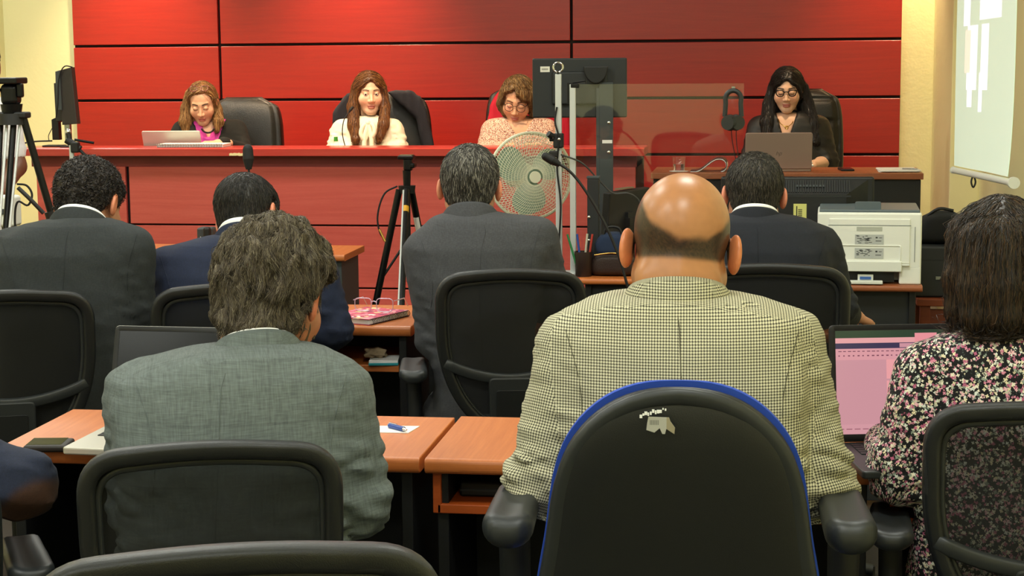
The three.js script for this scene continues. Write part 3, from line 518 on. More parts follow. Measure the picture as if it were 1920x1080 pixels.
function desk(label, x0, x1, zn, zf, h, o = {}) {
  const t = thing('desk', label, 'desk', V((x0 + x1) / 2, 0, zn), 0, o.group), w = x1 - x0, D = zn - zf, th = o.th || 0.03, m = o.mat || M.desk;
  part('tabletop', slab(roundPoly([[0, 0], [D, 0], [D, th], [0, th]], [0.002, 0.014, 0.012, 0.002]), w, 0.002).rotateY(-Math.PI / 2).translate(0, h - th, -D), m, t);
  for (const s of [-1, 1]) part('side_panel', box(0.022, h - th - 0.01, D - 0.06, s * (w / 2 - 0.03), 0.01, -D / 2, 0.002), o.side || M.black, t);
  part('modesty_panel', box(w - 0.08, o.front ? h - th - 0.02 : 0.42, 0.016, 0, o.front ? 0.02 : h - th - 0.42, o.front ? -0.05 : -D + 0.05, 0.002), o.panel || M.black, t);
  if (o.shelf) { const sy = o.shelf; part('shelf', box(w - 0.08, 0.02, D - 0.1, 0, sy, -D / 2 + 0.03, 0.003), o.shelfMat || M.desk, t); }
  if (o.tray) { const [a, b, y] = o.tray, cx = (a + b) / 2 - (x0 + x1) / 2; part('tray', [box(b - a, 0.018, D - 0.12, cx, y, -D / 2 + 0.04, 0.002), box(0.016, h - th - y, D - 0.12, cx - (b - a) / 2, y, -D / 2 + 0.04, 0.002), box(0.016, h - th - y, D - 0.12, cx + (b - a) / 2, y, -D / 2 + 0.04, 0.002)], M.shelfWood, t, 'honey coloured open shelf box'); }
  for (const s of [-1, 1]) part('foot', box(0.045, 0.02, D - 0.02, s * (w / 2 - 0.03), 0, -D / 2, 0.004), M.rubber, t);
  return t;
}
desk('orange wooden desk under the open laptop and white sheet with a pen', -1.5, -0.655, -3.2, -3.585, 0.75);
desk('orange wooden desk in front of the man in the checked jacket', -0.645, 0.2, -3.2, -3.6, 0.75, { tray: [-0.625, 0.15, 0.64] });
desk('orange wooden desk under the laptop showing a pink document', 0.206, 0.8, -3.2, -3.6, 0.75, { tray: [0.23, 0.76, 0.64] });
desk('orange desk in front of the man with curly dark hair', -2.95, -2.0, -4.8, -5.22, 0.75);
desk('orange desk with a pink notebook on top and a shelf below', -1.99, -1.0, -4.8, -5.22, 0.75, { shelf: 0.615 });
desk('orange desk in front of the man with short grey hair', -0.975, 0.17, -4.8, -5.22, 0.75);
desk('narrow desk carrying the glass screen, monitor and black bag', -0.645, -0.12, -5.9, -6.4, 0.75, { front: true, th: 0.022, panel: M.darkPanel });
desk('dark-fronted desk carrying the white printer', -0.11, 0.49, -5.8, -6.3, 0.75, { front: true, th: 0.022, mat: M.brown, panel: M.darkPanel });
desk('orange desk with a grey side panel standing before the red bench', -2.9, -1.615, -6.53, -6.87, 0.75, { side: M.greyPanel, th: 0.026 });
const CLERK = ky(1.034), ZCLERK = -7.0 * K;
{
  const t = thing('clerk_desk', 'tall black desk with a reddish wooden top below the woman with the silver laptop', 'desk', V(0.055 * K, 0, ZCLERK)), w = 1.06 * K;
  part('tabletop', slab(roundPoly([[0, 0], [0.42, 0], [0.42, 0.028], [0, 0.028]], 0.004), w, 0.002).rotateY(-Math.PI / 2).translate(0, CLERK - 0.028, -0.42), M.brown, t);
  part('front_panel', box(w - 0.06, CLERK - 0.045, 0.018, 0, 0.015, -0.03), M.black, t);
  part('panel_joint', box(0.006, CLERK - 0.06, 0.006, 0.14, 0.02, -0.019), M.steel, t);
  for (const s of [-1, 1]) part('side_panel', box(0.025, CLERK - 0.03, 0.38, s * (w / 2 - 0.022), 0, -0.21, 0.003), M.black, t);
}

// ---------------------------------------------------------------- chairs
const texMesh = dataTex(128, 128, (u, v, x, y) => { const a = (x % 16), b = (y % 16); return (a < 10 || b < 9) ? 1 : 0; }, [55, 55], false);
const meshMat = std({ color: 0x121313, roughness: 0.8, alphaMap: texMesh, transparent: true, side: THREE.DoubleSide, bumpMap: texMesh, bumpScale: 0.0005 });
function baseParts(t, seatY, m = M.plastic) {
  part('gas_column', [cyl(0.026, 0.026, seatY - 0.14, 0, 0.1, 0), cyl(0.05, 0.04, 0.05, 0, seatY - 0.1, 0)], M.blackMetal, t);
  for (let i = 0; i < 5; i++) {
    const a = i / 5 * Math.PI * 2 + 0.3, e = V(Math.sin(a) * 0.29, 0.075, Math.cos(a) * 0.29);
    const leg = part('base_leg', rod(V(0, 0.115, 0), e, 0.026, 0.016, 8), m, t);
    part('caster', [(() => { const g = new THREE.CylinderGeometry(0.03, 0.03, 0.04, 16); g.rotateZ(Math.PI / 2); g.rotateY(a); g.translate(e.x, 0.03, e.z); return g; })(), cyl(0.008, 0.008, 0.04, e.x, 0.045, e.z, 8)], M.rubber, leg);
  }
}
function armPad(w, h, l) {                                          // a soft pad: wide at the back, rounded all over
  const f = (x, y, z) => { const k = 1 - 0.12 * (0.5 - z / l), qx = Math.abs(x) / k - w / 2 + h * 0.45, qy = Math.abs(y + 0.004 * Math.cos(x * 60)) - h / 2 + h * 0.45, qz = Math.abs(z) - l / 2 + w * 0.4, c = Math.hypot(Math.max(qx + w * 0.4 - h * 0.45, 0), Math.max(qz, 0)) - w * 0.4 + h * 0.45; return Math.hypot(Math.max(c, 0), Math.max(qy, 0)) + Math.min(Math.max(c, qy), 0) - h * 0.45; };
  return planar(nets(f, [-w, -h, -l * 0.6], [w, h, l * 0.6], 0.006));
}
function meshChair(label, top, d, o = {}) {                        // top: pixel of the middle of the upper edge
  const p = at(...top, d), H = 0.42, w = (o.w || 0.4) / 2, toCam = Math.atan2(-p.x, -p.z) + (o.turn || 0), c = V(p.x, 0, p.z).add(V(-Math.sin(toCam), 0, -Math.cos(toCam)).multiplyScalar(0.24));
  const t = thing('office_chair', label, 'chair', c, toCam, 'black mesh-back office chairs'), topY = p.y, seatY = 0.46, s = w / 0.2;
  const map = (x, y, v) => V(x, topY - H + y, 0.205 + 0.1 * y + 0.25 * x * x * -1 + v);
  const outer = roundPoly([[-0.075, 0], [0.075, 0], [0.15 * s, 0.085], [0.187 * s, 0.2], [w - 0.012, 0.39], [0, 0.407], [-w + 0.012, 0.39], [-0.187 * s, 0.2], [-0.15 * s, 0.085]], [0.04, 0.04, 0.06, 0.07, 0.06, 0.2, 0.06, 0.07, 0.06], 9);
  part('back_frame', sweep2(outer, roundProf(0.03, 0.036, 14, 3.2), map), M.plastic, t);
  const inner = roundPoly([[-0.07, 0.012], [0.07, 0.012], [0.137 * s, 0.09], [0.172 * s, 0.2], [w - 0.029, 0.372], [0, 0.388], [-w + 0.029, 0.372], [-0.172 * s, 0.2], [-0.137 * s, 0.09]], [0.04, 0.04, 0.06, 0.07, 0.05, 0.2, 0.05, 0.07, 0.06], 9);
  part('inner_rim', sweep2(inner, roundProf(0.013, 0.02, 10, 3), (x, y, v) => map(x, y, v - 0.006)), M.plasticGrey, t);
  // the mesh: rows across the frame
  const hw = (y) => { let m = 0; for (let i = 0; i < inner.length; i++) { const a = inner[i], b = inner[(i + 1) % inner.length]; if ((a.y - y) * (b.y - y) <= 0 && a.y !== b.y) m = Math.max(m, lerp(a.x, b.x, (y - a.y) / (b.y - a.y))); } return m; };
  const mp = [], mi = [], uv = [], NX = 14, NY = 22, y0 = 0.03, y1 = 0.384;
  for (let j = 0; j <= NY; j++) for (let i = 0; i <= NX; i++) { const y = lerp(y0, y1, j / NY), x = lerp(-1, 1, i / NX) * hw(Math.min(y, 0.3835)), q = map(x, y, -0.012); mp.push(q.x, q.y, q.z); uv.push(x * 10, y * 10); }
  for (let j = 0; j < NY; j++) for (let i = 0; i < NX; i++) { const a = j * (NX + 1) + i; mi.push(a, a + 1, a + NX + 1, a + 1, a + NX + 2, a + NX + 1); }
  const mg = new THREE.BufferGeometry(); mg.setAttribute('position', new THREE.Float32BufferAttribute(mp, 3)); mg.setAttribute('uv', new THREE.Float32BufferAttribute(uv, 2)); mg.setIndex(mi); mg.computeVertexNormals(); part('mesh_back', mg, meshMat, t);
  const bar = []; for (let i = 0; i <= 20; i++) { const x = lerp(-0.178, 0.178, i / 20) * s; bar.push(new THREE.Vector2(x, 0.172 - 0.045 * Math.cos(x / 0.178 / s * Math.PI / 2) ** 0.8)); }
  part('lumbar_bar', sweep2(bar, roundProf(0.03, 0.024, 12, 3), (x, y, v) => map(x, y, v + 0.008), false), M.plasticGrey, t);
  const sp = part('spine_plate', slab(roundPoly([[-0.055, -0.06], [0.055, -0.06], [0.06, 0.135], [-0.06, 0.135]], 0.015), 0.024, 0.005).rotateX(0.1).translate(0, topY - H, 0.214), M.plasticGrey, t);
  part('recess_panel', slab(roundPoly([[-0.04, -0.04], [0.04, -0.04], [0.04, 0.1], [-0.04, 0.1]], 0.008), 0.003, 0.001).rotateX(0.1).translate(0, topY - H, 0.228), M.plastic, sp);
  part('back_bracket', [rod(V(0, topY - H - 0.04, 0.21), V(0, seatY - 0.05, 0.16), 0.03, 0.03), rod(V(0, seatY - 0.05, 0.16), V(0, seatY - 0.06, 0), 0.03, 0.035)], M.plastic, t);
  part('seat', box(0.46, 0.075, 0.45, 0, seatY - 0.045, -0.03, 0.032, 4), M.fabricBlack, t);
  if (o.arms !== 0) for (const sd of (o.arms || [-1, 1])) {
    const a = part('armrest', armPad(0.078, 0.034, 0.24).translate(sd * 0.255, 0.665, 0.0), M.plasticGrey, t);
    part('armrest_post', [rod(V(sd * 0.255, 0.65, 0), V(sd * 0.25, seatY - 0.05, 0), 0.022, 0.022), rod(V(sd * 0.25, seatY - 0.05, 0), V(sd * 0.1, seatY - 0.055, 0), 0.02, 0.02)], M.plastic, a);
  }
  baseParts(t, seatY); return t;
}
meshChair('black mesh office chair behind the man with curly dark hair', [10, 541], 4.35, { w: 0.42, arms: 0, turn: -0.06 }); 
meshChair('black mesh office chair behind the man in the navy suit', [432, 528], 4.5, { arms: 0, w: 0.405 });
meshChair('black mesh office chair behind the man with short grey hair', [958, 501], 4.5, { w: 0.385, turn: 0.05 });
meshChair('black mesh office chair behind the man facing the white printer', [1445, 491], 4.6, { w: 0.41, arms: 0 });
meshChair('black mesh office chair of the man in the light grey suit', [392, 822], 2.72, { w: 0.405, turn: -0.04, arms: 0 });
meshChair('empty black office chair nearest the camera, cut by the bottom edge', [442, 1013], 1.7, { w: 0.405 });
meshChair('black mesh office chair of the woman in the floral blouse', [1985, 750], 2.85, { w: 0.42, turn: 0.12 });
meshChair('black office chair of the person in navy at the left edge', [-262, 880], 2.65, { w: 0.4 });

function pillow(hw, y0, y1, zf, zb, NX = 24, NY = 40, groove) {     // a cushion: half width by height, front and back bulge
  const pos = [], idx = [], ring = NX * 2;
  for (let j = 0; j <= NY; j++) { const v = j / NY, vv = 0.5 - 0.5 * Math.cos(v * Math.PI), y = lerp(y0, y1, vv), w = hw(vv), ev = Math.pow(Math.max(0, 1 - Math.abs(2 * vv - 1) ** 6), 0.5);
    for (let i = 0; i < ring; i++) { const a = i / ring * Math.PI * 2, c = Math.cos(a), s = Math.sin(a), x = Math.sign(c) * Math.abs(c) ** 0.55 * w, z = Math.sign(s) * Math.abs(s) ** 0.6 * (s > 0 ? zb : zf) * ev * (groove ? groove(vv, c) : 1); pos.push(x, y, z); } }
  for (let j = 0; j < NY; j++) for (let i = 0; i < ring; i++) { const a = j * ring + i, b = j * ring + (i + 1) % ring; idx.push(a, a + ring, b, b, a + ring, b + ring); }
  const g = new THREE.BufferGeometry(); g.setAttribute('position', new THREE.Float32BufferAttribute(pos, 3)); g.setIndex(idx); g.computeVertexNormals(); return planar(g);
}
const spline = (pts) => (v) => { let i = 0; while (i < pts.length - 2 && v > pts[i + 1][0]) i++; const [a, b] = [pts[i], pts[i + 1]], t = clamp((v - a[0]) / (b[0] - a[0]), 0, 1), p = pts[Math.max(i - 1, 0)], q = pts[Math.min(i + 2, pts.length - 1)]; return 0.5 * (2 * a[1] + (b[1] - p[1]) * t + (2 * p[1] - 5 * a[1] + 4 * b[1] - q[1]) * t * t + (3 * a[1] - p[1] - 3 * b[1] + q[1]) * t * t * t); };
{ // the chair of the man in the checked jacket
  const p = at(1272, 718, 2.68), yaw = Math.atan2(-p.x, -p.z), c = V(p.x, 0, p.z).add(V(-Math.sin(yaw), 0, -Math.cos(yaw)).multiplyScalar(0.24));
  const t = thing('office_chair', 'black plastic office chair with blue cushion edge and torn sticker', 'chair', c, yaw), H = 0.54, y0 = p.y - H, seatY = 0.46;
  const hw = (v) => { const q = spline([[0, 0.17], [0.08, 0.205], [0.3, 0.222], [0.55, 0.203], [0.8, 0.186], [1, 0.17]])(v), u = clamp((v - 0.62) / 0.38, 0, 1); return q * Math.max(0.02, Math.pow(1 - Math.pow(u, 2.8), 1 / 2.3)); };
  const shell = pillow(hw, y0, p.y, 0.012, 0.03); shell.rotateX(0.14); shell.translate(0, 0.5 * (1 - Math.cos(0.14)), 0.24 - y0 * 0.14 - 0.5 * 0.14);
  const bring = (g) => { g.rotateX(0.14); g.translate(0, 0.5 * (1 - Math.cos(0.14)), 0.24 - y0 * 0.14 - 0.5 * 0.14); return g; };
  const sh = part('back_shell', shell, M.plastic, t);
  part('blue_cushion', bring(pillow((v) => hw(v) + 0.004, y0 + 0.01, p.y + 0.006, 0.045, 0.0).translate(0, 0, -0.012)), M.blueFabric, t, 'royal blue cushion edge');
  part('shell_rim', bring(sweep2(Array.from({ length: 41 }, (_, i) => { const v = 0.05 + 0.95 * Math.sin((1 - Math.abs(i - 20) / 20) * Math.PI / 2); return new THREE.Vector2(Math.sign(i - 20) * (hw(v) - 0.012) * (i === 20 ? 0 : 1), lerp(y0, p.y - 0.012, v)); }).reverse(), roundProf(0.03, 0.02, 10, 2.4), (x, y, v) => V(x, y, v + 0.012), false)), M.plasticGrey, sh);
  const rs = rng(31), tp = [[0, 0], [0.012, -0.004], [0.02, 0.003], [0.024, -0.006], [0.028, -0.006], [0.03, 0.002], [0.042, -0.006], [0.043, 0.004], [0.036, 0.014], [0.034, 0.02], [0.003, 0.021], [0.001, 0.01]].map((q) => new THREE.Vector2(...q));
  const lab = canvasTex(128, 64, (g, w, h) => { g.fillStyle = '#b9b8b0'; g.fillRect(0, 0, w, h); g.fillStyle = '#6e6e68'; for (let i = 0; i < 7; i++) g.fillRect(16 + i * 6, 18, 3, 22); g.fillStyle = '#a49a80'; g.fillRect(90, 0, 38, 64); });
  const sg = slab(tp, 0.0012, 0.0003), su = sg.attributes.uv; for (let i = 0; i < su.count; i++) su.setXY(i, su.getX(i) / 0.043, su.getY(i) / 0.022);
  sg.rotateX(0.14 - 0.05); const sp = at(1212, 805, 2.655).applyMatrix4(t.matrixWorld.clone().invert()); sg.translate(sp.x, sp.y, 0.283); part('torn_sticker', sg, std({ map: lab, roughness: 0.8 }), sh, 'torn white sticker with a barcode');
  const bits = []; for (let i = 0; i < 11; i++) { const q = at(1202 + i * 4.6, 778 - i * 1.5 + rs() * 5, 2.655).applyMatrix4(t.matrixWorld.clone().invert()); bits.push(box(0.0015 + rs() * 0.003, 0.002 + rs() * 0.004, 0.0012, q.x, q.y, 0.2865)); } part('sticker_residue', bits, M.paper, sh);
  part('back_bracket', [rod(V(0, y0 + 0.1, 0.2), V(0, seatY - 0.05, 0.17), 0.035), rod(V(0, seatY - 0.05, 0.17), V(0, seatY - 0.06, 0), 0.035)], M.plastic, t);
  part('seat', box(0.49, 0.085, 0.47, 0, seatY - 0.05, -0.04, 0.038, 4), M.blueFabric, t);
  for (const sd of [-1, 1]) { const a = part('armrest', armPad(0.086, 0.055, 0.26).translate(sd * 0.275, 0.745, 0.02), M.plasticGrey, t); part('armrest_post', [rod(V(sd * 0.275, 0.73, 0.01), V(sd * 0.272, seatY - 0.05, 0), 0.028, 0.024), rod(V(sd * 0.272, seatY - 0.05, 0), V(sd * 0.1, seatY - 0.055, 0), 0.02, 0.02)], M.plastic, a); }
  baseParts(t, seatY);
}
function leatherChair(label, px, py, d, o = {}) {                  // px, py: middle of the upper edge
  const p = at(px, py, d), yaw = Math.atan2(-p.x, -p.z) + (o.turn || 0), fy = o.floorY ?? 0.15, c = V(p.x, fy, p.z).add(V(Math.sin(yaw), 0, Math.cos(yaw)).multiplyScalar(0.26));
  const t = thing('leather_chair', label, 'chair', c, yaw), H = 0.72, y0 = p.y - fy - H, W = o.w || 0.25;
  const g = pillow(spline([[0, W * 0.8], [0.15, W * 0.95], [0.5, W], [0.8, W * 0.96], [0.93, W * 0.84], [1, W * 0.45]]), y0, p.y - fy, 0.045, 0.075, 26, 60, (v, cc) => 1 - (o.ribs ? 0.22 * Math.exp(-((((v * o.ribs) % 1 - 0.5) / 0.07) ** 2)) * sstep(0.85, 0.7, Math.abs(cc)) : 0) - 0.25 * Math.exp(-(((Math.abs(cc) - 0.78) / 0.05) ** 2)));
  g.rotateX(-0.1); g.translate(0, 0, -0.26 + 0.1 * (p.y - fy)); part('backrest', g, M.leather, t);
  part('seat', box(0.5, 0.11, 0.48, 0, 0.4, 0.02, 0.045, 4), M.leather, t);
  for (const s of [-1, 1]) { const a = part('armrest', box(0.055, 0.035, 0.28, s * 0.28, 0.62, 0.02, 0.016), M.leather, t); part('armrest_post', [rod(V(s * 0.28, 0.63, -0.06), V(s * 0.25, 0.43, -0.06), 0.015), rod(V(s * 0.28, 0.63, 0.1), V(s * 0.25, 0.43, 0.1), 0.015)], M.blackMetal, a); }
  baseParts(t, 0.42); return t;
}
leatherChair('black leather armchair turned aside behind the blonde woman in pink', 458, 180, 9.75, { turn: -0.25, w: 0.225 });
leatherChair('black leather armchair behind the woman in the cream blouse', 722, 170, 9.75, { w: 0.26 });
leatherChair('black leather chair under the red garment at the bench', 984, 158, 9.8, { w: 0.225 });
leatherChair('ribbed black leather armchair behind the woman with the silver laptop', 1507, 164, 9.25, { ribs: 6, w: 0.21 });

// ---------------------------------------------------------------- laptops, monitors, printer
function laptop(label, p, yaw, o) {                                // p: middle of the hinge on the table; the lid rises there, the keys lie towards local +z * o.side
  const t = thing('laptop', label, 'laptop', p, yaw), w = o.w || 0.32, D = o.d || 0.22, th = 0.009;
  const b = part('base', slab(roundPoly([[-w / 2, 0], [w / 2, 0], [w / 2, D], [-w / 2, D]], 0.01), 0.014, 0.003).rotateX(Math.PI / 2).translate(0, 0.007, 0), o.body, t);
  const keys = []; for (let r = 0; r < 5; r++) for (let k = 0; k < 13; k++) keys.push(box(0.0165, 0.0016, 0.0145, -0.125 * w / 0.32 + k * 0.0208 * w / 0.32, 0.0142, 0.028 + r * 0.0178, 0.0006, 1));
  const kb = part('keyboard', keys, o.keys || M.black, b); kb.userData.kind = 'stuff';
  part('touchpad', box(0.1, 0.001, 0.06, 0, 0.0137, D - 0.045), o.pad || o.body, b);
  const lid = new THREE.Group(); lid.name = 'lid'; t.add(lid); lid.position.set(0, 0.014, 0); lid.rotation.x = -(o.open || 0.2);
  part('lid_shell', slab(roundPoly([[-w / 2, 0], [w / 2, 0], [w / 2, o.h || D * 0.97], [-w / 2, o.h || D * 0.97]], [0.004, 0.004, 0.01, 0.01]), th, 0.002).translate(0, 0, -th / 2), o.lid || o.body, lid);
  const sh = (o.h || D * 0.97);
  if (o.screen) { const g = new THREE.PlaneGeometry(w - 0.02, sh - 0.026); g.translate(0, sh / 2 + 0.002, 0.0006); part('screen', g, o.screen, lid); part('bezel', sweep2(roundPoly([[-w / 2 + 0.005, 0.008], [w / 2 - 0.005, 0.008], [w / 2 - 0.005, sh - 0.005], [-w / 2 + 0.005, sh - 0.005]], 0.006, 4), [[-0.006, 0], [0.004, 0], [0.004, 0.0015], [-0.006, 0.0015]], (x, y, v) => V(x, y, v)), M.black, lid); }
  if (o.logo) { const g = new THREE.PlaneGeometry(0.036, 0.036); g.rotateY(Math.PI); g.translate(0, sh * 0.42, -th - 0.0004); part('logo', g, o.logo, lid); }
  return t;
}
const hpTex = canvasTex(128, 128, (g, w, h) => { g.fillStyle = '#a89084'; g.fillRect(0, 0, w, h); g.fillStyle = '#5f5148'; g.font = 'italic 84px sans-serif'; g.textAlign = 'center'; g.textBaseline = 'middle'; g.fillText('hp', w / 2, h / 2 - 6); });
// the silver laptop of the woman at the right: its lid turned to us
{ const p = onZ(1459, 322, ZCLERK - 0.09); laptop('silver laptop with a logo on its lid, before the dark-haired woman', V(p.x, CLERK, ZCLERK - 0.1), Math.PI + 0.09, { w: 0.3, d: 0.21, h: 0.165, open: 0.12, body: M.laptopRose, logo: std({ map: hpTex, roughness: 0.4, metalness: 0.3 }) }); }
{ const p = onZ(327, 266, ZBENCH - 0.17); laptop('silver laptop open before the blonde woman in pink', V(p.x, WORK, ZBENCH - 0.17), Math.PI + 0.1, { w: 0.3, d: 0.21, h: 0.16, open: 0.45, body: M.silver }); }
// laptop on the front desk: dark screen towards us
{ const p = onY(300, 815, 0.75); laptop('open laptop with a black screen before the man in light grey', V(p.x + 0.035, 0.75, -3.37), -0.04, { w: 0.31, d: 0.215, h: 0.205, open: 0.3, body: std({ color: 0xcac6b8, roughness: 0.35, metalness: 0.4 }), lid: M.silver, screen: M.screenOff }); }
const docTex = canvasTex(1024, 640, (g, w, h) => {
  const r = rng(3); g.fillStyle = '#2e4a39'; g.fillRect(0, 0, w, 46); g.fillStyle = '#f3b9c3'; g.fillRect(0, 46, w, h); g.fillStyle = '#f7a9b8'; g.fillRect(470, 20, 130, 60); g.fillStyle = '#3c3860'; g.fillRect(0, 78, w, 34); g.fillStyle = '#d9a6bb'; g.fillRect(380, 82, w, 26);
  g.fillStyle = '#e8b0c0'; g.fillRect(0, 112, w, 70); g.fillStyle = '#7c4a66'; for (let i = 0; i < 34; i++) { g.fillRect(20 + i * 28, 126, 12 + r() * 10, 5); g.fillRect(20 + i * 28, 152, 8 + r() * 8, 7); }
  g.fillStyle = '#d9a8ba'; g.fillRect(0, 182, 300, h); g.fillStyle = '#f9b7c2'; g.fillRect(300, 182, 520, h - 240); g.fillStyle = '#d9a8ba'; g.fillRect(820, 182, w, h); g.fillRect(300, 300, 520, 12);
  g.fillStyle = '#8e5a72'; for (const y of [196, 372, 386, 400, 450, 470, 484]) g.fillRect(380, y, y === 450 ? 120 : 300 + r() * 90, 4);
  g.fillStyle = '#e0aec0'; g.fillRect(0, h - 60, w, 60); g.fillStyle = '#9a647a'; for (let i = 0; i < 20; i++) g.fillRect(10 + i * 48, h - 34, 34, 5);
});
{ const p = onY(1660, 845, 0.75), t = laptop('black laptop showing a pink document page beside the floral blouse', V(p.x + 0.075, 0.75, -3.4), 0.2, { w: 0.36, d: 0.24, h: 0.225, open: 0.16, body: M.plasticGrey, lid: M.black, screen: std({ color: 0x050505, emissive: 0xffeee4, emissiveMap: docTex, emissiveIntensity: 0.85, roughness: 0.3 }) });
  const ports = []; for (const z of [0.05, 0.075, 0.1, 0.13]) ports.push(box(0.001, 0.006, 0.014, -0.1805, 0.004, z)); part('ports', ports, M.steel, t); }

// black monitor on a bracket behind the glass
{
  const c = at(1087, 165, 6.35), yaw = Math.atan2(-c.x, -c.z), t = thing('monitor', 'black monitor turned away on a tall bracket behind the glass', 'monitor', V(c.x, 0.75, c.z), yaw), y = c.y - 0.75;
  part('case', [box(0.341, 0.214, 0.022, 0, y - 0.107, -0.015, 0.006), box(0.2, 0.12, 0.02, 0, y - 0.06, 0.002, 0.008)], std({ color: 0x202426, roughness: 0.55 }), t);
  part('screen', box(0.325, 0.195, 0.002, 0, y - 0.098, -0.027), M.screenOff, t);
  const hb = at(1117, 140, 6.33).applyMatrix4(t.matrixWorld.clone().invert());
  part('hinge_cover', slab(Array.from({ length: 17 }, (_, i) => { const a = Math.PI + i / 16 * Math.PI; return new THREE.Vector2(hb.x + Math.cos(a) * 0.044, hb.y + 0.03 + Math.sin(a) * 0.062); }), 0.03, 0.004, 0.022), M.black, t);
  const st = canvasTex(64, 48, (g, w, h) => { g.fillStyle = '#e8e6da'; g.fillRect(0, 0, w, h); g.fillStyle = '#333'; for (let i = 0; i < 11; i++) g.fillRect(10 + i * 4, 16, 2, 16); });
  const sg = new THREE.PlaneGeometry(0.034, 0.02); sg.translate(-0.125, y + 0.068, -0.0035); part('sticker', sg, std({ map: st, roughness: 0.7 }), t, 'white barcode sticker');
  const bx = at(1137, 300, 6.33).applyMatrix4(t.matrixWorld.clone().invert()).x, br = part('bracket', [box(0.05, y + 0.02, 0.016, bx, 0.0, 0.012, 0.002), box(0.012, y - 0.0, 0.03, bx - 0.03, 0, 0.004, 0.002)], M.greyPanel, t);
  for (const py of [231, 287]) { const q = at(1142, py, 6.3).applyMatrix4(t.matrixWorld.clone().invert()); part('bolt', ball(0.0065, V(q.x, q.y, 0.021), 1, 1, 0.5, 10), M.chrome, br); }
  const q = at(1139, 267, 6.3).applyMatrix4(t.matrixWorld.clone().invert()); part('bracket_label', box(0.036, 0.012, 0.001, q.x, q.y - 0.006, 0.0205), M.paper, br);
  part('base_plate', box(0.2, 0.012, 0.16, bx, 0, 0.0, 0.004), M.black, t);
}
{ // second screen seen edge-on beside it
  const c = at(1166, 515, 6.36), t = thing('monitor', 'black monitor seen edge-on behind the bald man head', 'monitor', V(c.x, 0.75, c.z), 1.15), inv = t.matrixWorld.clone().invert(), y = at(1166, 395, 6.36).y - 0.75;
  part('case', box(0.3, 0.2, 0.03, 0, y - 0.12, 0, 0.006).rotateX(0.08), M.black, t); part('screen', box(0.28, 0.18, 0.002, 0, y - 0.11, -0.017).rotateX(0.08), M.screenOff, t);
  part('top_vent', box(0.1, 0.004, 0.024, 0, y + 0.082, 0.01), std({ color: 0x8a7a60, roughness: 0.7 }), t);
  part('neck', [box(0.05, y, 0.02, 0, 0.0, 0.03), box(0.06, 0.03, 0.05, 0, y - 0.05, 0.025)], M.black, t); part('foot', box(0.16, 0.01, 0.13, 0, 0, 0.03, 0.004), M.black, t);
}
{ // tall black speaker column on the witness desk
  const c = at(1113, 505, 6.08), t = thing('speaker_column', 'slim dark grey column with bolts standing behind the glass', 'column', V(c.x, 0.75, c.z)), h = at(1113, 333, 6.08).y - 0.75;
  part('post', box(0.04, h, 0.035, 0, 0, 0, 0.003), M.darkPanel, t); part('cap', box(0.044, 0.008, 0.038, 0, h, 0, 0.002), M.greyPanel, t);
  for (const y of [0.12, 0.2]) part('bolt', ball(0.006, V(-0.014, y, 0.018), 1, 1, 0.5, 10), M.chrome, t);
}
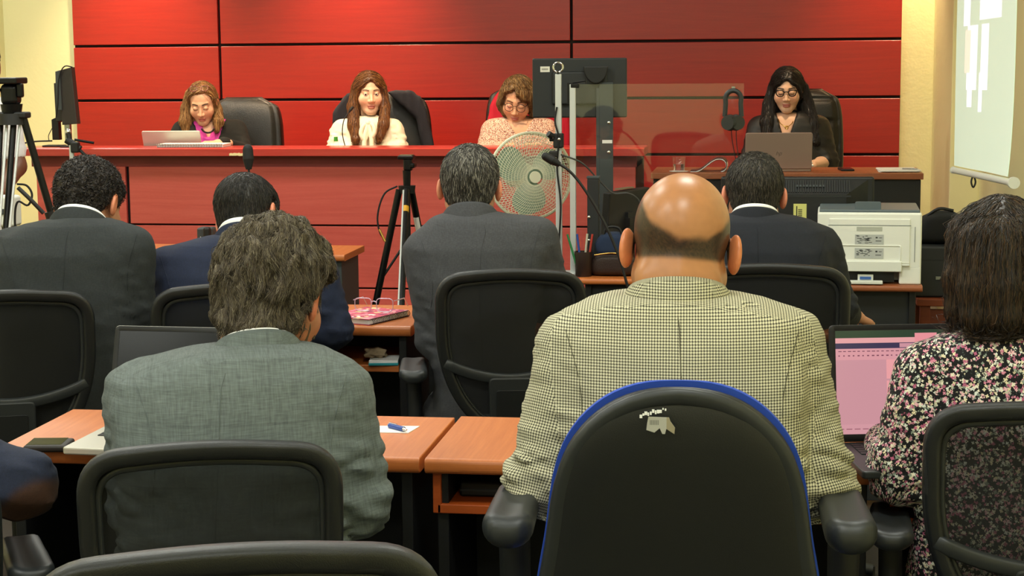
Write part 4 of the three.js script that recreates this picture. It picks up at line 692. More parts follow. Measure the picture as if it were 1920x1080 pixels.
{ // wide old monitor, its back to us
  const c = at(1494, 400, 6.05), yaw = Math.atan2(-c.x, -c.z) + 0.02, t = thing('monitor', 'wide black monitor with a vented back and yellow sticker beside the printer', 'monitor', V(c.x, 0.75, c.z), yaw), top = at(1494, 331, 6.05).y - 0.75, h = 0.29, W = 0.52;
  part('bezel', box(W, h, 0.035, 0, top - h, -0.02, 0.008), M.plastic, t); part('screen', box(W - 0.04, h - 0.04, 0.002, 0, top - h + 0.02, -0.038), M.screenOff, t);
  const fr = new THREE.BufferGeometry(), a = [-W / 2 + 0.02, top - 0.008], b = [W / 2 - 0.02, top - h + 0.02], q = [[a[0], a[1]], [b[0], a[1]], [b[0], b[1]], [a[0], b[1]]], k = [[a[0] + 0.075, a[1] - 0.05], [b[0] - 0.075, a[1] - 0.05], [b[0] - 0.075, b[1] + 0.03], [a[0] + 0.075, b[1] + 0.03]], P = [];
  const tri = (...v) => v.forEach((w) => P.push(...w)), Q = q.map((w) => [...w, -0.003]), K = k.map((w) => [...w, 0.04]);
  for (let i = 0; i < 4; i++) { const j = (i + 1) % 4; tri(Q[i], K[i], Q[j], Q[j], K[i], K[j]); } tri(K[0], K[3], K[1], K[1], K[3], K[2]);
  fr.setAttribute('position', new THREE.Float32BufferAttribute(P, 3)); fr.computeVertexNormals(); const bk = part('back_housing', planar(fr), M.plastic, t);
  const sl = []; for (let i = 0; i < 44; i++) { const x = lerp(-0.175, 0.175, i / 43), g = box(0.0035, 0.05, 0.004, 0, -0.025, 0); g.rotateX(-0.69); g.translate(x, top - 0.031, 0.0195); sl.push(g); } const ve = part('vent_ribs', sl, M.plasticGrey, bk); ve.userData.kind = 'stuff';
  const lt = [], rl = rng(9); for (let i = 0; i < 9; i++) { const g = box(0.005 + rl() * 0.003, 0.008, 0.002, 0, -0.004, 0); g.rotateX(-0.69); g.translate(0.0 + i * 0.011, top - 0.029, 0.025); lt.push(g); } part('embossed_mark', lt, M.greyPanel, bk);
  part('panel_ridge', box(0.36, 0.006, 0.005, 0, top - 0.066, 0.039), M.plasticGrey, bk);
  const st = canvasTex(96, 144, (g, w, hh) => { g.fillStyle = '#cfcf7a'; g.fillRect(0, 0, w, hh); g.fillStyle = '#26251c'; for (let i = 0; i < 12; i++) g.fillRect(34, 42 + i * 5, 30, i % 3 ? 2 : 4); g.fillRect(20, 18, 8, 80); g.beginPath(); g.arc(70, 122, 10, 0, 7); g.fill(); });
  const s0 = at(1500, 400, 6.0).applyMatrix4(t.matrixWorld.clone().invert()), sg = new THREE.PlaneGeometry(0.044, 0.064); sg.translate(s0.x, s0.y, 0.0412); part('sticker', sg, std({ map: st, roughness: 0.7 }), t, 'yellow inventory sticker with barcode');
  part('neck', box(0.12, top - h + 0.06, 0.05, 0, 0, 0.02, 0.01), M.plastic, t); part('foot', box(0.26, 0.014, 0.2, 0, 0, 0, 0.006), M.plastic, t);
}
{ // printer
  const c = at(1628, 530, 5.78), yaw = Math.atan2(-c.x, -c.z) * 0.6, t = thing('printer', 'white laser printer turned back to front on the brown desk', 'printer', V(c.x, 0.75, -5.83), yaw), W = 0.335, H = 0.235, D = 0.3, z = 0;
  part('body', [box(W, H - 0.05, D, 0, 0.05, z - D / 2, 0.008), box(0.07, 0.06, D, W / 2 - 0.035, 0, z - D / 2, 0.006), box(0.07, 0.06, D, -W / 2 + 0.035, 0, z - D / 2, 0.006), box(W, 0.05, D - 0.08, 0, 0.005, z - D / 2 - 0.04)], M.printer, t);
  part('top_cover', box(W - 0.012, 0.012, D - 0.02, 0, H - 0.003, z - D / 2, 0.005), M.printerGrey, t);
  part('paper_stop', slab(roundPoly([[-0.042, 0], [0.042, 0], [0.042, 0.034], [-0.042, 0.034]], 0.008), 0.004, 0.001).translate(-0.005, H, -0.03), M.printerGrey, t, 'grey paper flap on top');
  part('rear_door', [box(W - 0.075, 0.145, 0.006, 0.0, 0.07, z + 0.002, 0.002)], M.printer, t);
  part('door_seam', [box(W - 0.07, 0.0018, 0.001, 0, H - 0.042, z + 0.0052), box(0.0018, 0.115, 0.001, W / 2 - 0.022, 0.075, z + 0.0052)], M.printerGrey, t);
  part('latch_recess', box(0.082, 0.014, 0.001, 0, H - 0.06, z + 0.0052), std({ color: 0xb4b8ae, roughness: 0.6 }), t);
  const plate = (n, w, h, y, seed) => { const tx = canvasTex(256, Math.round(256 * h / w), (g, cw, ch) => { const r = rng(seed); g.fillStyle = '#b9bdbb'; g.fillRect(0, 0, cw, ch); g.fillStyle = '#2b2e30'; for (let i = 0; i < 26; i++) g.fillRect(10 + r() * cw * 0.45, 8 + r() * (ch - 20), 6 + r() * 34, 5); g.fillRect(cw * 0.72, ch * 0.24, cw * 0.07, ch * 0.14); g.fillRect(cw * 0.84, ch * 0.3, cw * 0.1, 5); g.fillRect(cw * 0.72, ch * 0.62, cw * 0.2, 6); }); const g = new THREE.PlaneGeometry(w, h); g.translate(0, y, z + 0.0062); part(n, g, std({ map: tx, roughness: 0.5 }), t); };
  plate('rating_plate', 0.092, 0.032, H - 0.087, 3); plate('rating_plate', 0.092, 0.034, 0.102, 12);
  part('feed_recess', sweep2(roundPoly([[-0.1, 0.078], [0.1, 0.078], [0.1, 0.128], [-0.1, 0.128]], 0.003, 2), [[-0.0016, 0], [0.0016, 0], [0.0016, 0.003], [-0.0016, 0.003]], (x, y, v) => V(x, y, z + 0.004 + v)), M.printer, t);
  part('flap', box(W - 0.085, 0.034, 0.012, -0.02, 0.043, z + 0.008, 0.003), M.white, t); part('latch', box(0.03, 0.007, 0.008, 0.115, 0.062, z + 0.006, 0.002), M.white, t);
  part('tray_cavity', box(W - 0.15, 0.04, 0.01, -0.01, 0.006, z - 0.02), M.darkPanel, t);
  part('paper_tray', [box(0.11, 0.01, 0.03, -0.01, 0.003, z + 0.012, 0.002), box(0.05, 0.02, 0.004, -0.01, 0.012, z + 0.0, 0.001)], M.white, t); part('tray_guide', box(0.036, 0.009, 0.004, -0.01, 0.016, z + 0.004), std({ color: 0x3a62a8, roughness: 0.5 }), t);
}
{ // black case and bag on a wooden stool in the corner
  const c = at(1752, 553, 6.3), fx = 0.642, s = thing('stool', 'small wooden stool under the black case by the wall', 'stool', V(fx, 0, -6.42)), h = c.y;
  part('seat', box(0.26, 0.026, 0.28, 0, h - 0.026, 0, 0.004), std({ map: texBrown, color: 0xd0a878, roughness: 0.6 }), s);
  for (const [a, b] of [[-1, -1], [1, -1], [-1, 1], [1, 1]]) part('leg', box(0.035, h - 0.026, 0.035, a * 0.1, 0, b * 0.11, 0.003), std({ map: texBrown, color: 0xc09868, roughness: 0.6 }), s);
  part('apron', box(0.2, 0.06, 0.02, 0, h - 0.1, 0.11, 0.002), std({ map: texBrown, color: 0xb08858, roughness: 0.6 }), s);
  const k = thing('equipment_case', 'black equipment case resting on the wooden stool', 'case', V(fx, h, -6.42)), ch = at(1752, 456, 6.3).y - h;
  part('body', box(0.28, ch, 0.2, 0, 0, 0, 0.01), M.darkPanel, k); part('lid_seam', box(0.282, 0.003, 0.202, 0, ch * 0.72, 0), M.black, k); part('clasp', box(0.03, 0.012, 0.004, -0.05, ch * 0.35, 0.101, 0.001), M.steel, k);
  const by = h + ch, b = thing('bag', 'black soft bag slumped on the equipment case', 'bag', V(fx - 0.03, by, -6.44));
  part('sack', pillow(spline([[0, 0.11], [0.15, 0.125], [0.5, 0.105], [0.8, 0.075], [1, 0.03]]), 0, 0.115, 0.08, 0.08, 18, 22), M.fabricBlack, b); part('strap', tube([V(-0.06, 0.1, 0.03), V(-0.02, 0.125, 0.035), V(0.03, 0.118, 0.03)], 0.006, 20, 6), M.black, b);
}

// ---------------------------------------------------------------- glass screen on the witness desk, with what hangs from it
{
  const a = onZ(1074, 158, -6.02), b = onZ(1395, 158, -6.02), top = a.y, t = thing('glass_partition', 'clear glass protective screen held by white metal posts', 'partition', V(a.x, 0.75, -6.02)), w = b.x - a.x, h = top - 0.75;
  part('pane', box(w, h - 0.01, 0.005, w / 2, 0.01, 0), M.glass, t);
  part('post', box(0.02, h + 0.0, 0.02, 0, 0, 0.004, 0.002), M.alu, t); const px = onZ(1047, 158, -6.02).x - a.x; part('post', box(0.021, h + 0.035, 0.02, px, 0, 0.0, 0.002), M.alu, t);
  const ty = h + 0.02; part('hinge', [box(0.02, 0.075, 0.02, px + 0.04, ty - 0.09, -0.01, 0.002), box(0.028, 0.014, 0.024, 0.008, h - 0.012, 0.004, 0.003)], M.blackMetal, t); part('wing_screw', [rod(V(0.0, h + 0.005, 0.004), V(0.045, h + 0.012, 0.004), 0.003), box(0.004, 0.018, 0.004, 0.045, h + 0.002, 0.004)], M.blackMetal, t);
  part('foot', [box(0.1, 0.008, 0.09, -0.02, 0, 0, 0.002), box(0.05, 0.008, 0.07, w - 0.03, 0, 0, 0.002)], M.alu, t);
  part('ring', (() => { const g = new THREE.TorusGeometry(0.0165, 0.0035, 10, 28); g.translate(px, h + 0.058, 0.006); return g; })(), M.chrome, t); part('ring_stem', rod(V(px, h + 0.03, 0.004), V(px, h + 0.044, 0.004), 0.006), M.blackMetal, t);
  const cy = at(1042, 262, 6.0).y - 0.75; part('clamp', [box(0.034, 0.05, 0.034, px, cy - 0.03, 0.004, 0.005), box(0.03, 0.02, 0.03, px - 0.016, cy - 0.06, 0.012, 0.004), rod(V(px - 0.02, cy + 0.01, 0.02), V(px - 0.032, cy + 0.02, 0.03), 0.011, 0.011, 12), rod(V(px - 0.03, cy - 0.002, 0.012), V(px + 0.01, cy - 0.002, 0.012), 0.006)], M.black, t, 'black clamp on the post');
  part('clamp_screw', ball(0.006, V(px + 0.004, cy, 0.023), 1, 1, 0.6, 10), M.chrome, t);
  part('cable', tube([V(px - 0.004, cy + 0.11, 0.014), V(px - 0.01, cy + 0.06, 0.018), V(px + 0.002, cy + 0.01, 0.022), V(px - 0.004, cy - 0.1, 0.016), V(px + 0.008, cy - 0.22, 0.02), V(px - 0.002, cy - 0.4, 0.016)], 0.0035, 60, 6), M.rubber, t);
  // headphones
  const hp = onZ(1375, 171, -6.0), hd = thing('headphones', 'black headphones hanging from the glass screen by their band', 'headphones', V(hp.x, hp.y, -5.998)), pts = [];
  for (let i = 0; i <= 20; i++) { const an = lerp(-0.25, Math.PI + 0.25, i / 20); pts.push(V(Math.cos(an) * 0.026, -0.026 + Math.sin(an) * 0.028 - (Math.sin(an) < 0 ? 0.03 * -Math.sin(an) : 0), 0.004)); }
  pts.unshift(V(0.028, -0.085, 0.004)); pts.push(V(-0.028, -0.085, 0.004));
  part('headband', (() => { const c = new THREE.CatmullRomCurve3(pts), g = new THREE.TubeGeometry(c, 60, 0.0085, 10); return g; })(), M.plasticGrey, hd);
  for (const s of [-1, 1]) { const e = part('ear_cup', (() => { const g = new THREE.CylinderGeometry(0.024, 0.027, 0.02, 24); g.rotateX(Math.PI / 2); g.rotateY(s * 0.5); g.translate(s * 0.014, -0.105, 0.01 + (s < 0 ? 0.006 : 0)); return g; })(), M.plasticGrey, hd); part('ear_pad', (() => { const g = new THREE.TorusGeometry(0.021, 0.007, 8, 20); g.rotateY(s * 0.5); g.translate(s * 0.014 - s * 0.004, -0.105, 0.0 + (s < 0 ? 0.006 : 0)); return g; })(), M.rubber, e); }
  part('hook', [box(0.012, 0.022, 0.004, 0, -0.006, 0.0), rod(V(0, 0, -0.002), V(0, 0.0, 0.01), 0.003)], M.steel, hd);
  part('cord', [tube([V(-0.006, -0.125, 0.006), V(-0.003, -0.16, 0.004), V(0.004, -0.2, 0.006), V(0.012, -0.24, 0.004), V(0.018, -0.3, 0.006)], 0.0014, 40, 5), tube([V(0.01, -0.125, 0.006), V(0.012, -0.17, 0.004), V(0.018, -0.22, 0.006), V(0.018, -0.3, 0.006)], 0.0014, 40, 5)], M.rubber, hd);
}
{ // things on the witness desk
  const c = at(1094, 512, 6.04), p = thing('pen_cup', 'dark cup of coloured pens behind the glass', 'cup', V(c.x, 0.75, c.z));
  part('cup', new THREE.LatheGeometry([[0, 0], [0.028, 0], [0.031, 0.085], [0.027, 0.085], [0.025, 0.01], [0, 0.01]].map((q) => new THREE.Vector2(...q)), 24), std({ color: 0x2c1d18, roughness: 0.5 }), p);
  [[0x2f7d4a, -0.015, 0.01, -0.3], [0xb33a30, 0.012, 0.004, 0.15], [0xc8c4ae, 0.0, -0.008, 0.1], [0x3050a0, -0.006, 0.0, -0.12]].forEach(([k, x, z, l]) => part('pen', rod(V(x, 0.012, z), V(x + l * 0.13, 0.145, z), 0.0042, 0.0038, 8), std({ color: k, roughness: 0.4 }), p));
  const b0 = at(1150, 512, 6.06), b = thing('bag', 'dark blue and brown handbag standing behind the glass', 'bag', V(b0.x, 0.75, b0.z));
  part('body', pillow(spline([[0, 0.066], [0.2, 0.078], [0.6, 0.076], [0.9, 0.06], [1, 0.03]]), 0, 0.082, 0.05, 0.05, 18, 20), std({ color: 0x2a1a14, roughness: 0.5, bumpMap: texLeather, bumpScale: 0.001 }), b);
  part('blue_cloth', pillow(spline([[0, 0.055], [0.5, 0.062], [0.85, 0.045], [1, 0.015]]), 0.07, 0.15, 0.045, 0.045, 18, 20), std({ color: 0x1c2c48, roughness: 0.9 }), b, 'navy cloth bulging out of the bag'); part('zip', tube([V(-0.06, 0.075, 0.052), V(0, 0.083, 0.058), V(0.055, 0.075, 0.052)], 0.0028, 24, 6), M.gold, b); part('handle', tube([V(-0.035, 0.13, 0.02), V(-0.02, 0.165, 0.02), V(0.02, 0.165, 0.02), V(0.035, 0.13, 0.02)], 0.005, 24, 6), M.black, b);
  const gp = scene.getObjectByName('glass_partition'); part('loose_cable', tube([at(1052, 290, 6.0), at(1090, 305, 6.04), at(1125, 340, 6.1), at(1150, 362, 6.12), at(1180, 363, 6.12), at(1200, 380, 6.14), at(1205, 515, 6.14)].map((q) => q.sub(gp.position)), 0.003, 80, 6), std({ color: 0x4a4c4a, roughness: 0.6 }), gp);
}
{ // fan
  const c = at(993, 330, 6.62), t = thing('pedestal_fan', 'white pedestal fan with a round wire grille and pale green blades', 'fan', V(c.x, 0, c.z), 0.45), R = 0.162, hd = new THREE.Group(); hd.name = 'fan_head'; hd.position.set(0, c.y, 0); t.add(hd);
  const wm = std({ color: 0xe4e2c8, roughness: 0.5 }), ring = (r, z, k) => { const g = new THREE.TorusGeometry(r, k, 8, 64); g.translate(0, 0, z); return g; };
  const wires = []; const dome = (r) => 0.055 * Math.sqrt(Math.max(0, 1 - (r / R) ** 2)) + 0.012;
  for (let k = 0; k < 90; k++) { const a = k / 90 * Math.PI * 2; const p = []; for (let j = 0; j <= 6; j++) { const r = lerp(0.03, R, j / 6), tw = a + 0.55 * (1 - r / R); p.push(V(Math.cos(tw) * r, Math.sin(tw) * r, dome(r))); } wires.push(tube(p, 0.001, 8, 4)); }
  for (let j = 0; j < 12; j++) { const r = lerp(0.035, R - 0.008, j / 11); wires.push(ring(r, dome(r), 0.0009)); }
  part('front_grille', wires, wm, hd).userData.kind = 'stuff';
  const bw = []; for (let k = 0; k < 60; k++) { const a = k / 60 * Math.PI * 2; bw.push(tube([V(Math.cos(a) * R, Math.sin(a) * R, 0.01), V(Math.cos(a) * R * 0.85, Math.sin(a) * R * 0.85, -0.05), V(Math.cos(a) * 0.05, Math.sin(a) * 0.05, -0.07)], 0.001, 8, 4)); } part('rear_grille', bw, wm, hd).userData.kind = 'stuff';
  part('rim', [ring(R, 0.01, 0.006)], wm, hd); part('badge', (() => { const g = new THREE.CylinderGeometry(0.022, 0.022, 0.006, 28); g.rotateX(Math.PI / 2); g.translate(0, 0, 0.067); return g; })(), wm, hd);
  const bm = phys({ color: 0x9fb8a4, roughness: 0.3, transmission: 0.25, thickness: 0 });
  for (let k = 0; k < 3; k++) { const s = new THREE.Shape(); s.moveTo(0.02, -0.015); s.bezierCurveTo(0.06, -0.07, 0.12, -0.085, 0.145, -0.03); s.bezierCurveTo(0.15, 0.03, 0.12, 0.075, 0.07, 0.06); s.bezierCurveTo(0.04, 0.05, 0.025, 0.03, 0.02, 0.015); const g = new THREE.ExtrudeGeometry(s, { depth: 0.002, bevelEnabled: false, curveSegments: 10 }); g.rotateX(0.22); g.rotateZ(k * Math.PI * 2 / 3 + 0.5); part('blade', g, bm, hd); }
  part('hub', (() => { const g = new THREE.CylinderGeometry(0.024, 0.024, 0.03, 24); g.rotateX(Math.PI / 2); return g; })(), bm, hd); part('motor', (() => { const g = new THREE.CylinderGeometry(0.055, 0.045, 0.11, 24); g.rotateX(-Math.PI / 2); g.translate(0, 0, -0.12); return g; })(), wm, hd);
  part('pole', [cyl(0.014, 0.014, c.y - 0.05, 0, 0.02, -0.1), cyl(0.025, 0.02, 0.07, 0, c.y - 0.1, -0.1)], wm, t); part('base', cyl(0.18, 0.16, 0.03, 0, 0, -0.1, 36), wm, t);
}
// ---------------------------------------------------------------- tripods, stands, microphones
{
  const c = at(763, 348, 6.85), t = thing('tripod', 'black camera tripod standing empty before the red bench', 'tripod', V(c.x, 0, c.z)), y = c.y, top = at(763, 290, 6.85).y;
  part('head', [box(0.062, 0.014, 0.05, 0, top - 0.016, 0, 0.004), box(0.034, 0.05, 0.034, 0.006, top - 0.062, 0, 0.008), cyl(0.014, 0.016, 0.06, 0, top - 0.12, 0), box(0.02, 0.02, 0.05, 0.026, top - 0.05, 0.0, 0.006)], M.blackMetal, t); part('quick_release', box(0.05, 0.004, 0.044, 0, top - 0.003, 0, 0.001), std({ color: 0x6a5a3a, roughness: 0.5 }), t);
  part('spider', [cyl(0.03, 0.034, 0.03, 0, y - 0.03, 0), cyl(0.012, 0.012, 0.2, 0, y - 0.22, 0)], M.black, t);
  [[712, 572, 0.05, M.blackMetal], [750, 640, -0.32, M.blackMetal], [806, 560, 0.2, M.blackMetal]].forEach(([px, py, dd, m], i) => {
    const q = at(px, py, 6.85 + dd).sub(t.position), dir = q.clone().sub(V(0, y - 0.02, 0)), foot = V(0, y - 0.02, 0).addScaledVector(dir, (y - 0.02) / -dir.y), st = V(dir.x, 0, dir.z).setLength(0.03).setY(y - 0.015), mid = st.clone().lerp(foot, 0.52);
    const l = part('leg', [rod(st, mid, 0.0135, 0.0135), rod(mid, foot.clone().setY(0.015), 0.009, 0.009)], m, t); part('leg_lock', rod(mid.clone().lerp(st, 0.04), mid.clone().lerp(foot, 0.05), 0.018, 0.017), M.black, l); part('foot', ball(0.014, foot.clone().setY(0.014), 1, 1, 1, 10), M.rubber, l); part('brace', rod(V(0, y - 0.21, 0), st.clone().lerp(foot, 0.36), 0.005), M.black, l);
    if (i === 1) { part('leg_strip', rod(st.clone().add(V(-0.008, 0, 0.013)), mid.clone().add(V(-0.008, 0, 0.013)), 0.004), M.alu, l); part('yellow_mark', rod(st.clone().lerp(mid, 0.12), st.clone().lerp(mid, 0.16), 0.0145), std({ color: 0xd8a020, roughness: 0.5 }), l); }
    if (i === 2) part('white_label', rod(st.clone().lerp(mid, 0.22).add(V(0, 0, 0.006)), st.clone().lerp(mid, 0.36).add(V(0, 0, 0.006)), 0.011), M.paper, l);
  });
  const lp = (px, py) => at(px, py, 6.8).sub(t.position); part('pan_cable', tube([lp(745, 349), lp(722, 362), lp(708, 405), lp(712, 435), lp(722, 452)], 0.004, 40, 6), M.rubber, t); part('cable_plug', rod(lp(711, 430), lp(722, 453), 0.005), M.gold, t);
}
{
  const c = at(22, 205, 5.6), t = thing('tripod', 'large video tripod with a fluid head at the left edge', 'tripod', V(c.x, 0, c.z)), y = c.y, iv = (px, py, dd = 0) => at(px, py, 5.6 + dd).sub(t.position);
  const a = iv(22, 150), b = iv(22, 195); part('fluid_head', [box(0.08, 0.02, 0.09, a.x, a.y - 0.012, 0, 0.005), box(0.055, 0.07, 0.06, b.x, b.y - 0.005, 0, 0.018), box(0.02, 0.045, 0.02, b.x + 0.036, a.y - 0.055, 0.01, 0.006), cyl(0.03, 0.035, 0.03, b.x, b.y - 0.03, 0)], M.blackMetal, t); part('knob', ball(0.014, V(b.x - 0.04, a.y - 0.03, 0.02), 1, 1, 1, 12), M.rubber, t);
  part('bowl', [cyl(0.045, 0.04, 0.035, b.x, b.y - 0.065, 0), box(0.11, 0.02, 0.05, b.x, b.y - 0.045, 0, 0.006)], M.black, t);
  [[[8, 222], [-4, 470], -0.1, 2], [[33, 220], [17, 440], -0.05, 2], [[42, 215], [96, 400], 0.05, 1]].forEach(([p, q, dd, n]) => {
    const s = iv(...p), e = iv(...q, dd), dir = e.clone().sub(s), foot = s.clone().addScaledVector(dir, s.y / -dir.y).setY(0.01), mid = s.clone().addScaledVector(dir, 1), tubes = [rod(mid, foot, 0.013, 0.011)]; tubes.push(n === 2 ? rod(s.clone().add(V(-0.012, 0, 0)), mid.clone().add(V(-0.012, 0, 0)), 0.01) : rod(s, mid, 0.012));
    const l = part('leg', tubes, M.blackMetal, t); if (n === 2) part('leg_strip', rod(s.clone().add(V(0.01, 0, 0)), mid.clone().add(V(0.004, 0, 0.01)), 0.0045), M.alu, l); part('leg_lock', rod(mid.clone().lerp(s, 0.02), mid.clone().lerp(foot, 0.1), 0.021, 0.02), M.black, l);
  });
  part('cable', tube([iv(32, 345), iv(50, 348), iv(60, 365), iv(52, 385), iv(34, 378), iv(28, 420), iv(36, 460)], 0.0035, 50, 6), M.rubber, t); part('pan_handle', tube([iv(34, 352, -0.06), iv(55, 372, -0.06), iv(82, 400, -0.05)], 0.007, 24, 8), M.black, t);
}
{
  const c = at(135, 300, 6.6), t = thing('light_stand', 'thin white stand with a black clamp arm at the left end of the bench', 'stand', V(c.x, 0, c.z)), iv = (px, py, dd = 0) => at(px, py, 6.6 + dd).sub(t.position), top = iv(133, 272).y;
  part('pole', cyl(0.009, 0.009, top, 0, 0, 0), M.alu, t); for (let i = 0; i < 3; i++) part('leg', rod(V(0, 0.25, 0), V(Math.sin(i * 2.1) * 0.22, 0.01, Math.cos(i * 2.1) * 0.22), 0.008), M.blackMetal, t);
  part('clamp', [rod(iv(125, 262), iv(150, 280), 0.014), box(0.03, 0.04, 0.03, iv(143, 276).x, iv(143, 276).y - 0.02, 0, 0.006), rod(iv(128, 250), iv(132, 270), 0.01), rod(iv(148, 280), iv(165, 296), 0.006)], M.black, t); part('clamp_joint', ball(0.012, iv(128, 247), 1, 1, 1, 12), M.chrome, t); part('arm', rod(iv(140, 262), iv(176, 268), 0.005), M.blackMetal, t); part('wire', tube([iv(164, 294), iv(166, 303), iv(163, 316)], 0.0015, 16, 5), M.rubber, t);
}
{ // two monitors seen edge-on at the left end of the bench
  for (const [i, label] of [[0, 'tall brown-black monitor seen edge-on on the left end of the bench'], [1, 'black monitor edge-on behind the taller one on the bench end']]) {
    const c = onZ(118, 268, ZBENCH), t = thing('monitor', label, 'monitor', V(c.x, LEDGE, ZBENCH + (i ? -0.08 : 0.01))), iv = (px, py, z = 0) => onZ(px, py, t.position.z + z).sub(t.position), P = (l) => l.map(([x, y]) => { const q = iv(x, y); return new THREE.Vector2(q.x, q.y); });
    if (!i) { part('case', slab(P([[120, 234], [110, 133], [137, 126], [148, 232]]), 0.05, 0.004, 0.0), std({ color: 0x2b2624, roughness: 0.5 }), t); part('side_strip', slab(P([[111, 206], [109, 134], [117, 132], [121, 206]]), 0.012, 0.002, 0.032), M.greyPanel, t); part('neck', slab(P([[124, 266], [122, 228], [132, 228], [134, 266]]), 0.03, 0.003, 0), M.steel, t); part('foot', box(0.07, 0.008, 0.07, iv(129, 266).x, 0, 0, 0.003), M.black, t); part('cable', tube([iv(136, 126, 0.03), iv(122, 124, 0.04), iv(112, 140, 0.04), iv(108, 200, 0.04), iv(105, 220, 0.03)], 0.003, 40, 6), M.rubber, t); }
    else { part('case', slab(P([[108, 228], [104, 156], [124, 152], [128, 226]]), 0.05, 0.004, 0), M.plasticGrey, t); part('neck', slab(P([[101, 262], [99, 224], [120, 214], [121, 222], [112, 230], [114, 262]]), 0.04, 0.003, 0), M.black, t); part('foot', box(0.1, 0.008, 0.08, iv(106, 264).x, 0, 0.03, 0.003), M.black, t); part('cable', tube([iv(98, 240), iv(91, 255), iv(92, 264)], 0.002, 20, 6), M.rubber, t); part('desk_cable', tube([iv(98, 264, 0.02), iv(60, 266, 0.04), iv(40, 271, 0.07), iv(34, 282, 0.09)], 0.004, 30, 6), M.rubber, t); }
  }
}
function gooseneck(label, base, pts, d, o = {}) {
  const t = thing('microphone', label, 'microphone', base), iv = pts.map(([x, y, dd = 0]) => at(x, y, d + dd).sub(base));
  part('base', [cyl(0.045, 0.04, 0.018, 0, 0, 0, 28), cyl(0.012, 0.009, 0.05, 0, 0.015, 0)], M.blackMetal, t); const first = V(0, 0.06, 0);
  part('neck', tube([first, ...iv], o.r || 0.004, 60, 8), M.black, t); const n = iv.length, dir = iv[n - 1].clone().sub(iv[n - 2]).normalize(), e = iv[n - 1];
  const k = o.s || 1; part('capsule', [rod(e.clone().addScaledVector(dir, -0.012 * k), e.clone().addScaledVector(dir, 0.012 * k), 0.007 * k, 0.013 * k, 14), rod(e.clone().addScaledVector(dir, 0.012 * k), e.clone().addScaledVector(dir, 0.035 * k), 0.013 * k, 0.012 * k, 14), ball(0.012 * k, e.clone().addScaledVector(dir, 0.035 * k), 1, 1, 1, 12)], M.rubber, t); return t;
}
{ const b = onY(1190, 600, 0.75); gooseneck('long black gooseneck microphone beside the bald man head', V(b.x, 0.75, -4.95), [[1178, 540], [1160, 480], [1128, 408], [1085, 340], [1062, 316], [1043, 305]], 5.0); }
gooseneck('black gooseneck microphone rising behind the man in the navy suit', V(onZ(465, 400, -5.0).x, 0.75, -5.0), [[466, 400], [467, 350], [467, 330], [466, 308]], 5.15, { r: 0.0035, s: 1.25 });
{ const p = onZ(648, 268, ZBENCH - 0.2); gooseneck('small microphone on the bench beside the woman in cream', V(p.x, WORK, ZBENCH - 0.2), [[642, 250], [645, 225], [653, 212], [656, 208]], 8.95, { r: 0.0028, s: 0.6 }); }

// ---------------------------------------------------------------- small things
{ const b = onZ(630, 272, ZBENCH), t = thing('bottle', 'small clear bottle with a green cap on the bench', 'bottle', V(b.x, LEDGE, ZBENCH)); part('body', new THREE.LatheGeometry([[0, 0], [0.014, 0], [0.015, 0.004], [0.015, 0.02], [0.009, 0.026], [0.009, 0.03]].map((q) => new THREE.Vector2(...q)), 20), M.tumbler, t); part('cap', cyl(0.0105, 0.0095, 0.022, 0, 0.028, 0), std({ color: 0x3f9a2c, roughness: 0.4 }), t); }
{ const p = onZ(357, 273, ZBENCH + 0.04), t = thing('notebook', 'white spiral notebook on the ledge before the blonde woman', 'notebook', V(p.x, LEDGE, ZBENCH), 0.03), w = 0.34; part('pages', box(w, 0.013, 0.15, 0, 0.001, -0.02, 0.001), M.paper, t); part('cover', box(w + 0.006, 0.0015, 0.155, 0, 0.0145, -0.02), std({ color: 0xe9e5d8, roughness: 0.7 }), t); const s = []; for (let i = 0; i < 40; i++) { const g = new THREE.TorusGeometry(0.0085, 0.0012, 6, 12); g.rotateY(Math.PI / 2); g.translate(-w / 2 + 0.006 + i * (w - 0.012) / 39, 0.0095, 0.056); s.push(g); } part('spiral', s, M.blackMetal, t); }
{ const b = onZ(1273, 320, ZCLERK - 0.1), t = thing('water_glass', 'clear glass of water standing on the clerk desk', 'glass', V(b.x, CLERK, ZCLERK - 0.1)); part('tumbler', new THREE.LatheGeometry([[0, 0], [0.026, 0], [0.031, 0.066], [0.029, 0.066], [0.0245, 0.006], [0, 0.006]].map((q) => new THREE.Vector2(...q)), 32), M.tumbler, t); part('water', cyl(0.0243, 0.0262, 0.028, 0, 0.0065, 0, 28), M.water, t); part('saucer', cyl(0.04, 0.045, 0.003, 0, -0.001, 0, 28), M.white, t); }
{ const b = onZ(1330, 321, ZCLERK - 0.12), t = thing('magazine', 'curled magazine with white pages lying on the clerk desk', 'magazine', V(b.x, CLERK, ZCLERK - 0.14)); const lay = (o, th) => { const pts = []; for (let i = 0; i <= 24; i++) { const u = i / 24; pts.push([lerp(-0.085, 0.05, u), 0.003 + 0.058 * sstep(0.15, 0.95, u) + o]); } for (let k = 1; k <= 10; k++) { const a = Math.PI / 2 - k / 10 * Math.PI * 0.95; pts.push([0.05 + Math.cos(a) * (0.03), 0.032 + Math.sin(a) * 0.029 + o]); } return sweep2(pts.map((q) => new THREE.Vector2(...q)), [[-th / 2, -0.07], [th / 2, -0.07], [th / 2, 0.07], [-th / 2, 0.07]], (x, y, v) => V(x, y, v), false); }; part('cover', lay(0.001, 0.003), std({ color: 0x4a3330, roughness: 0.3 }), t); part('pages', lay(-0.004, 0.006), M.paper, t); }
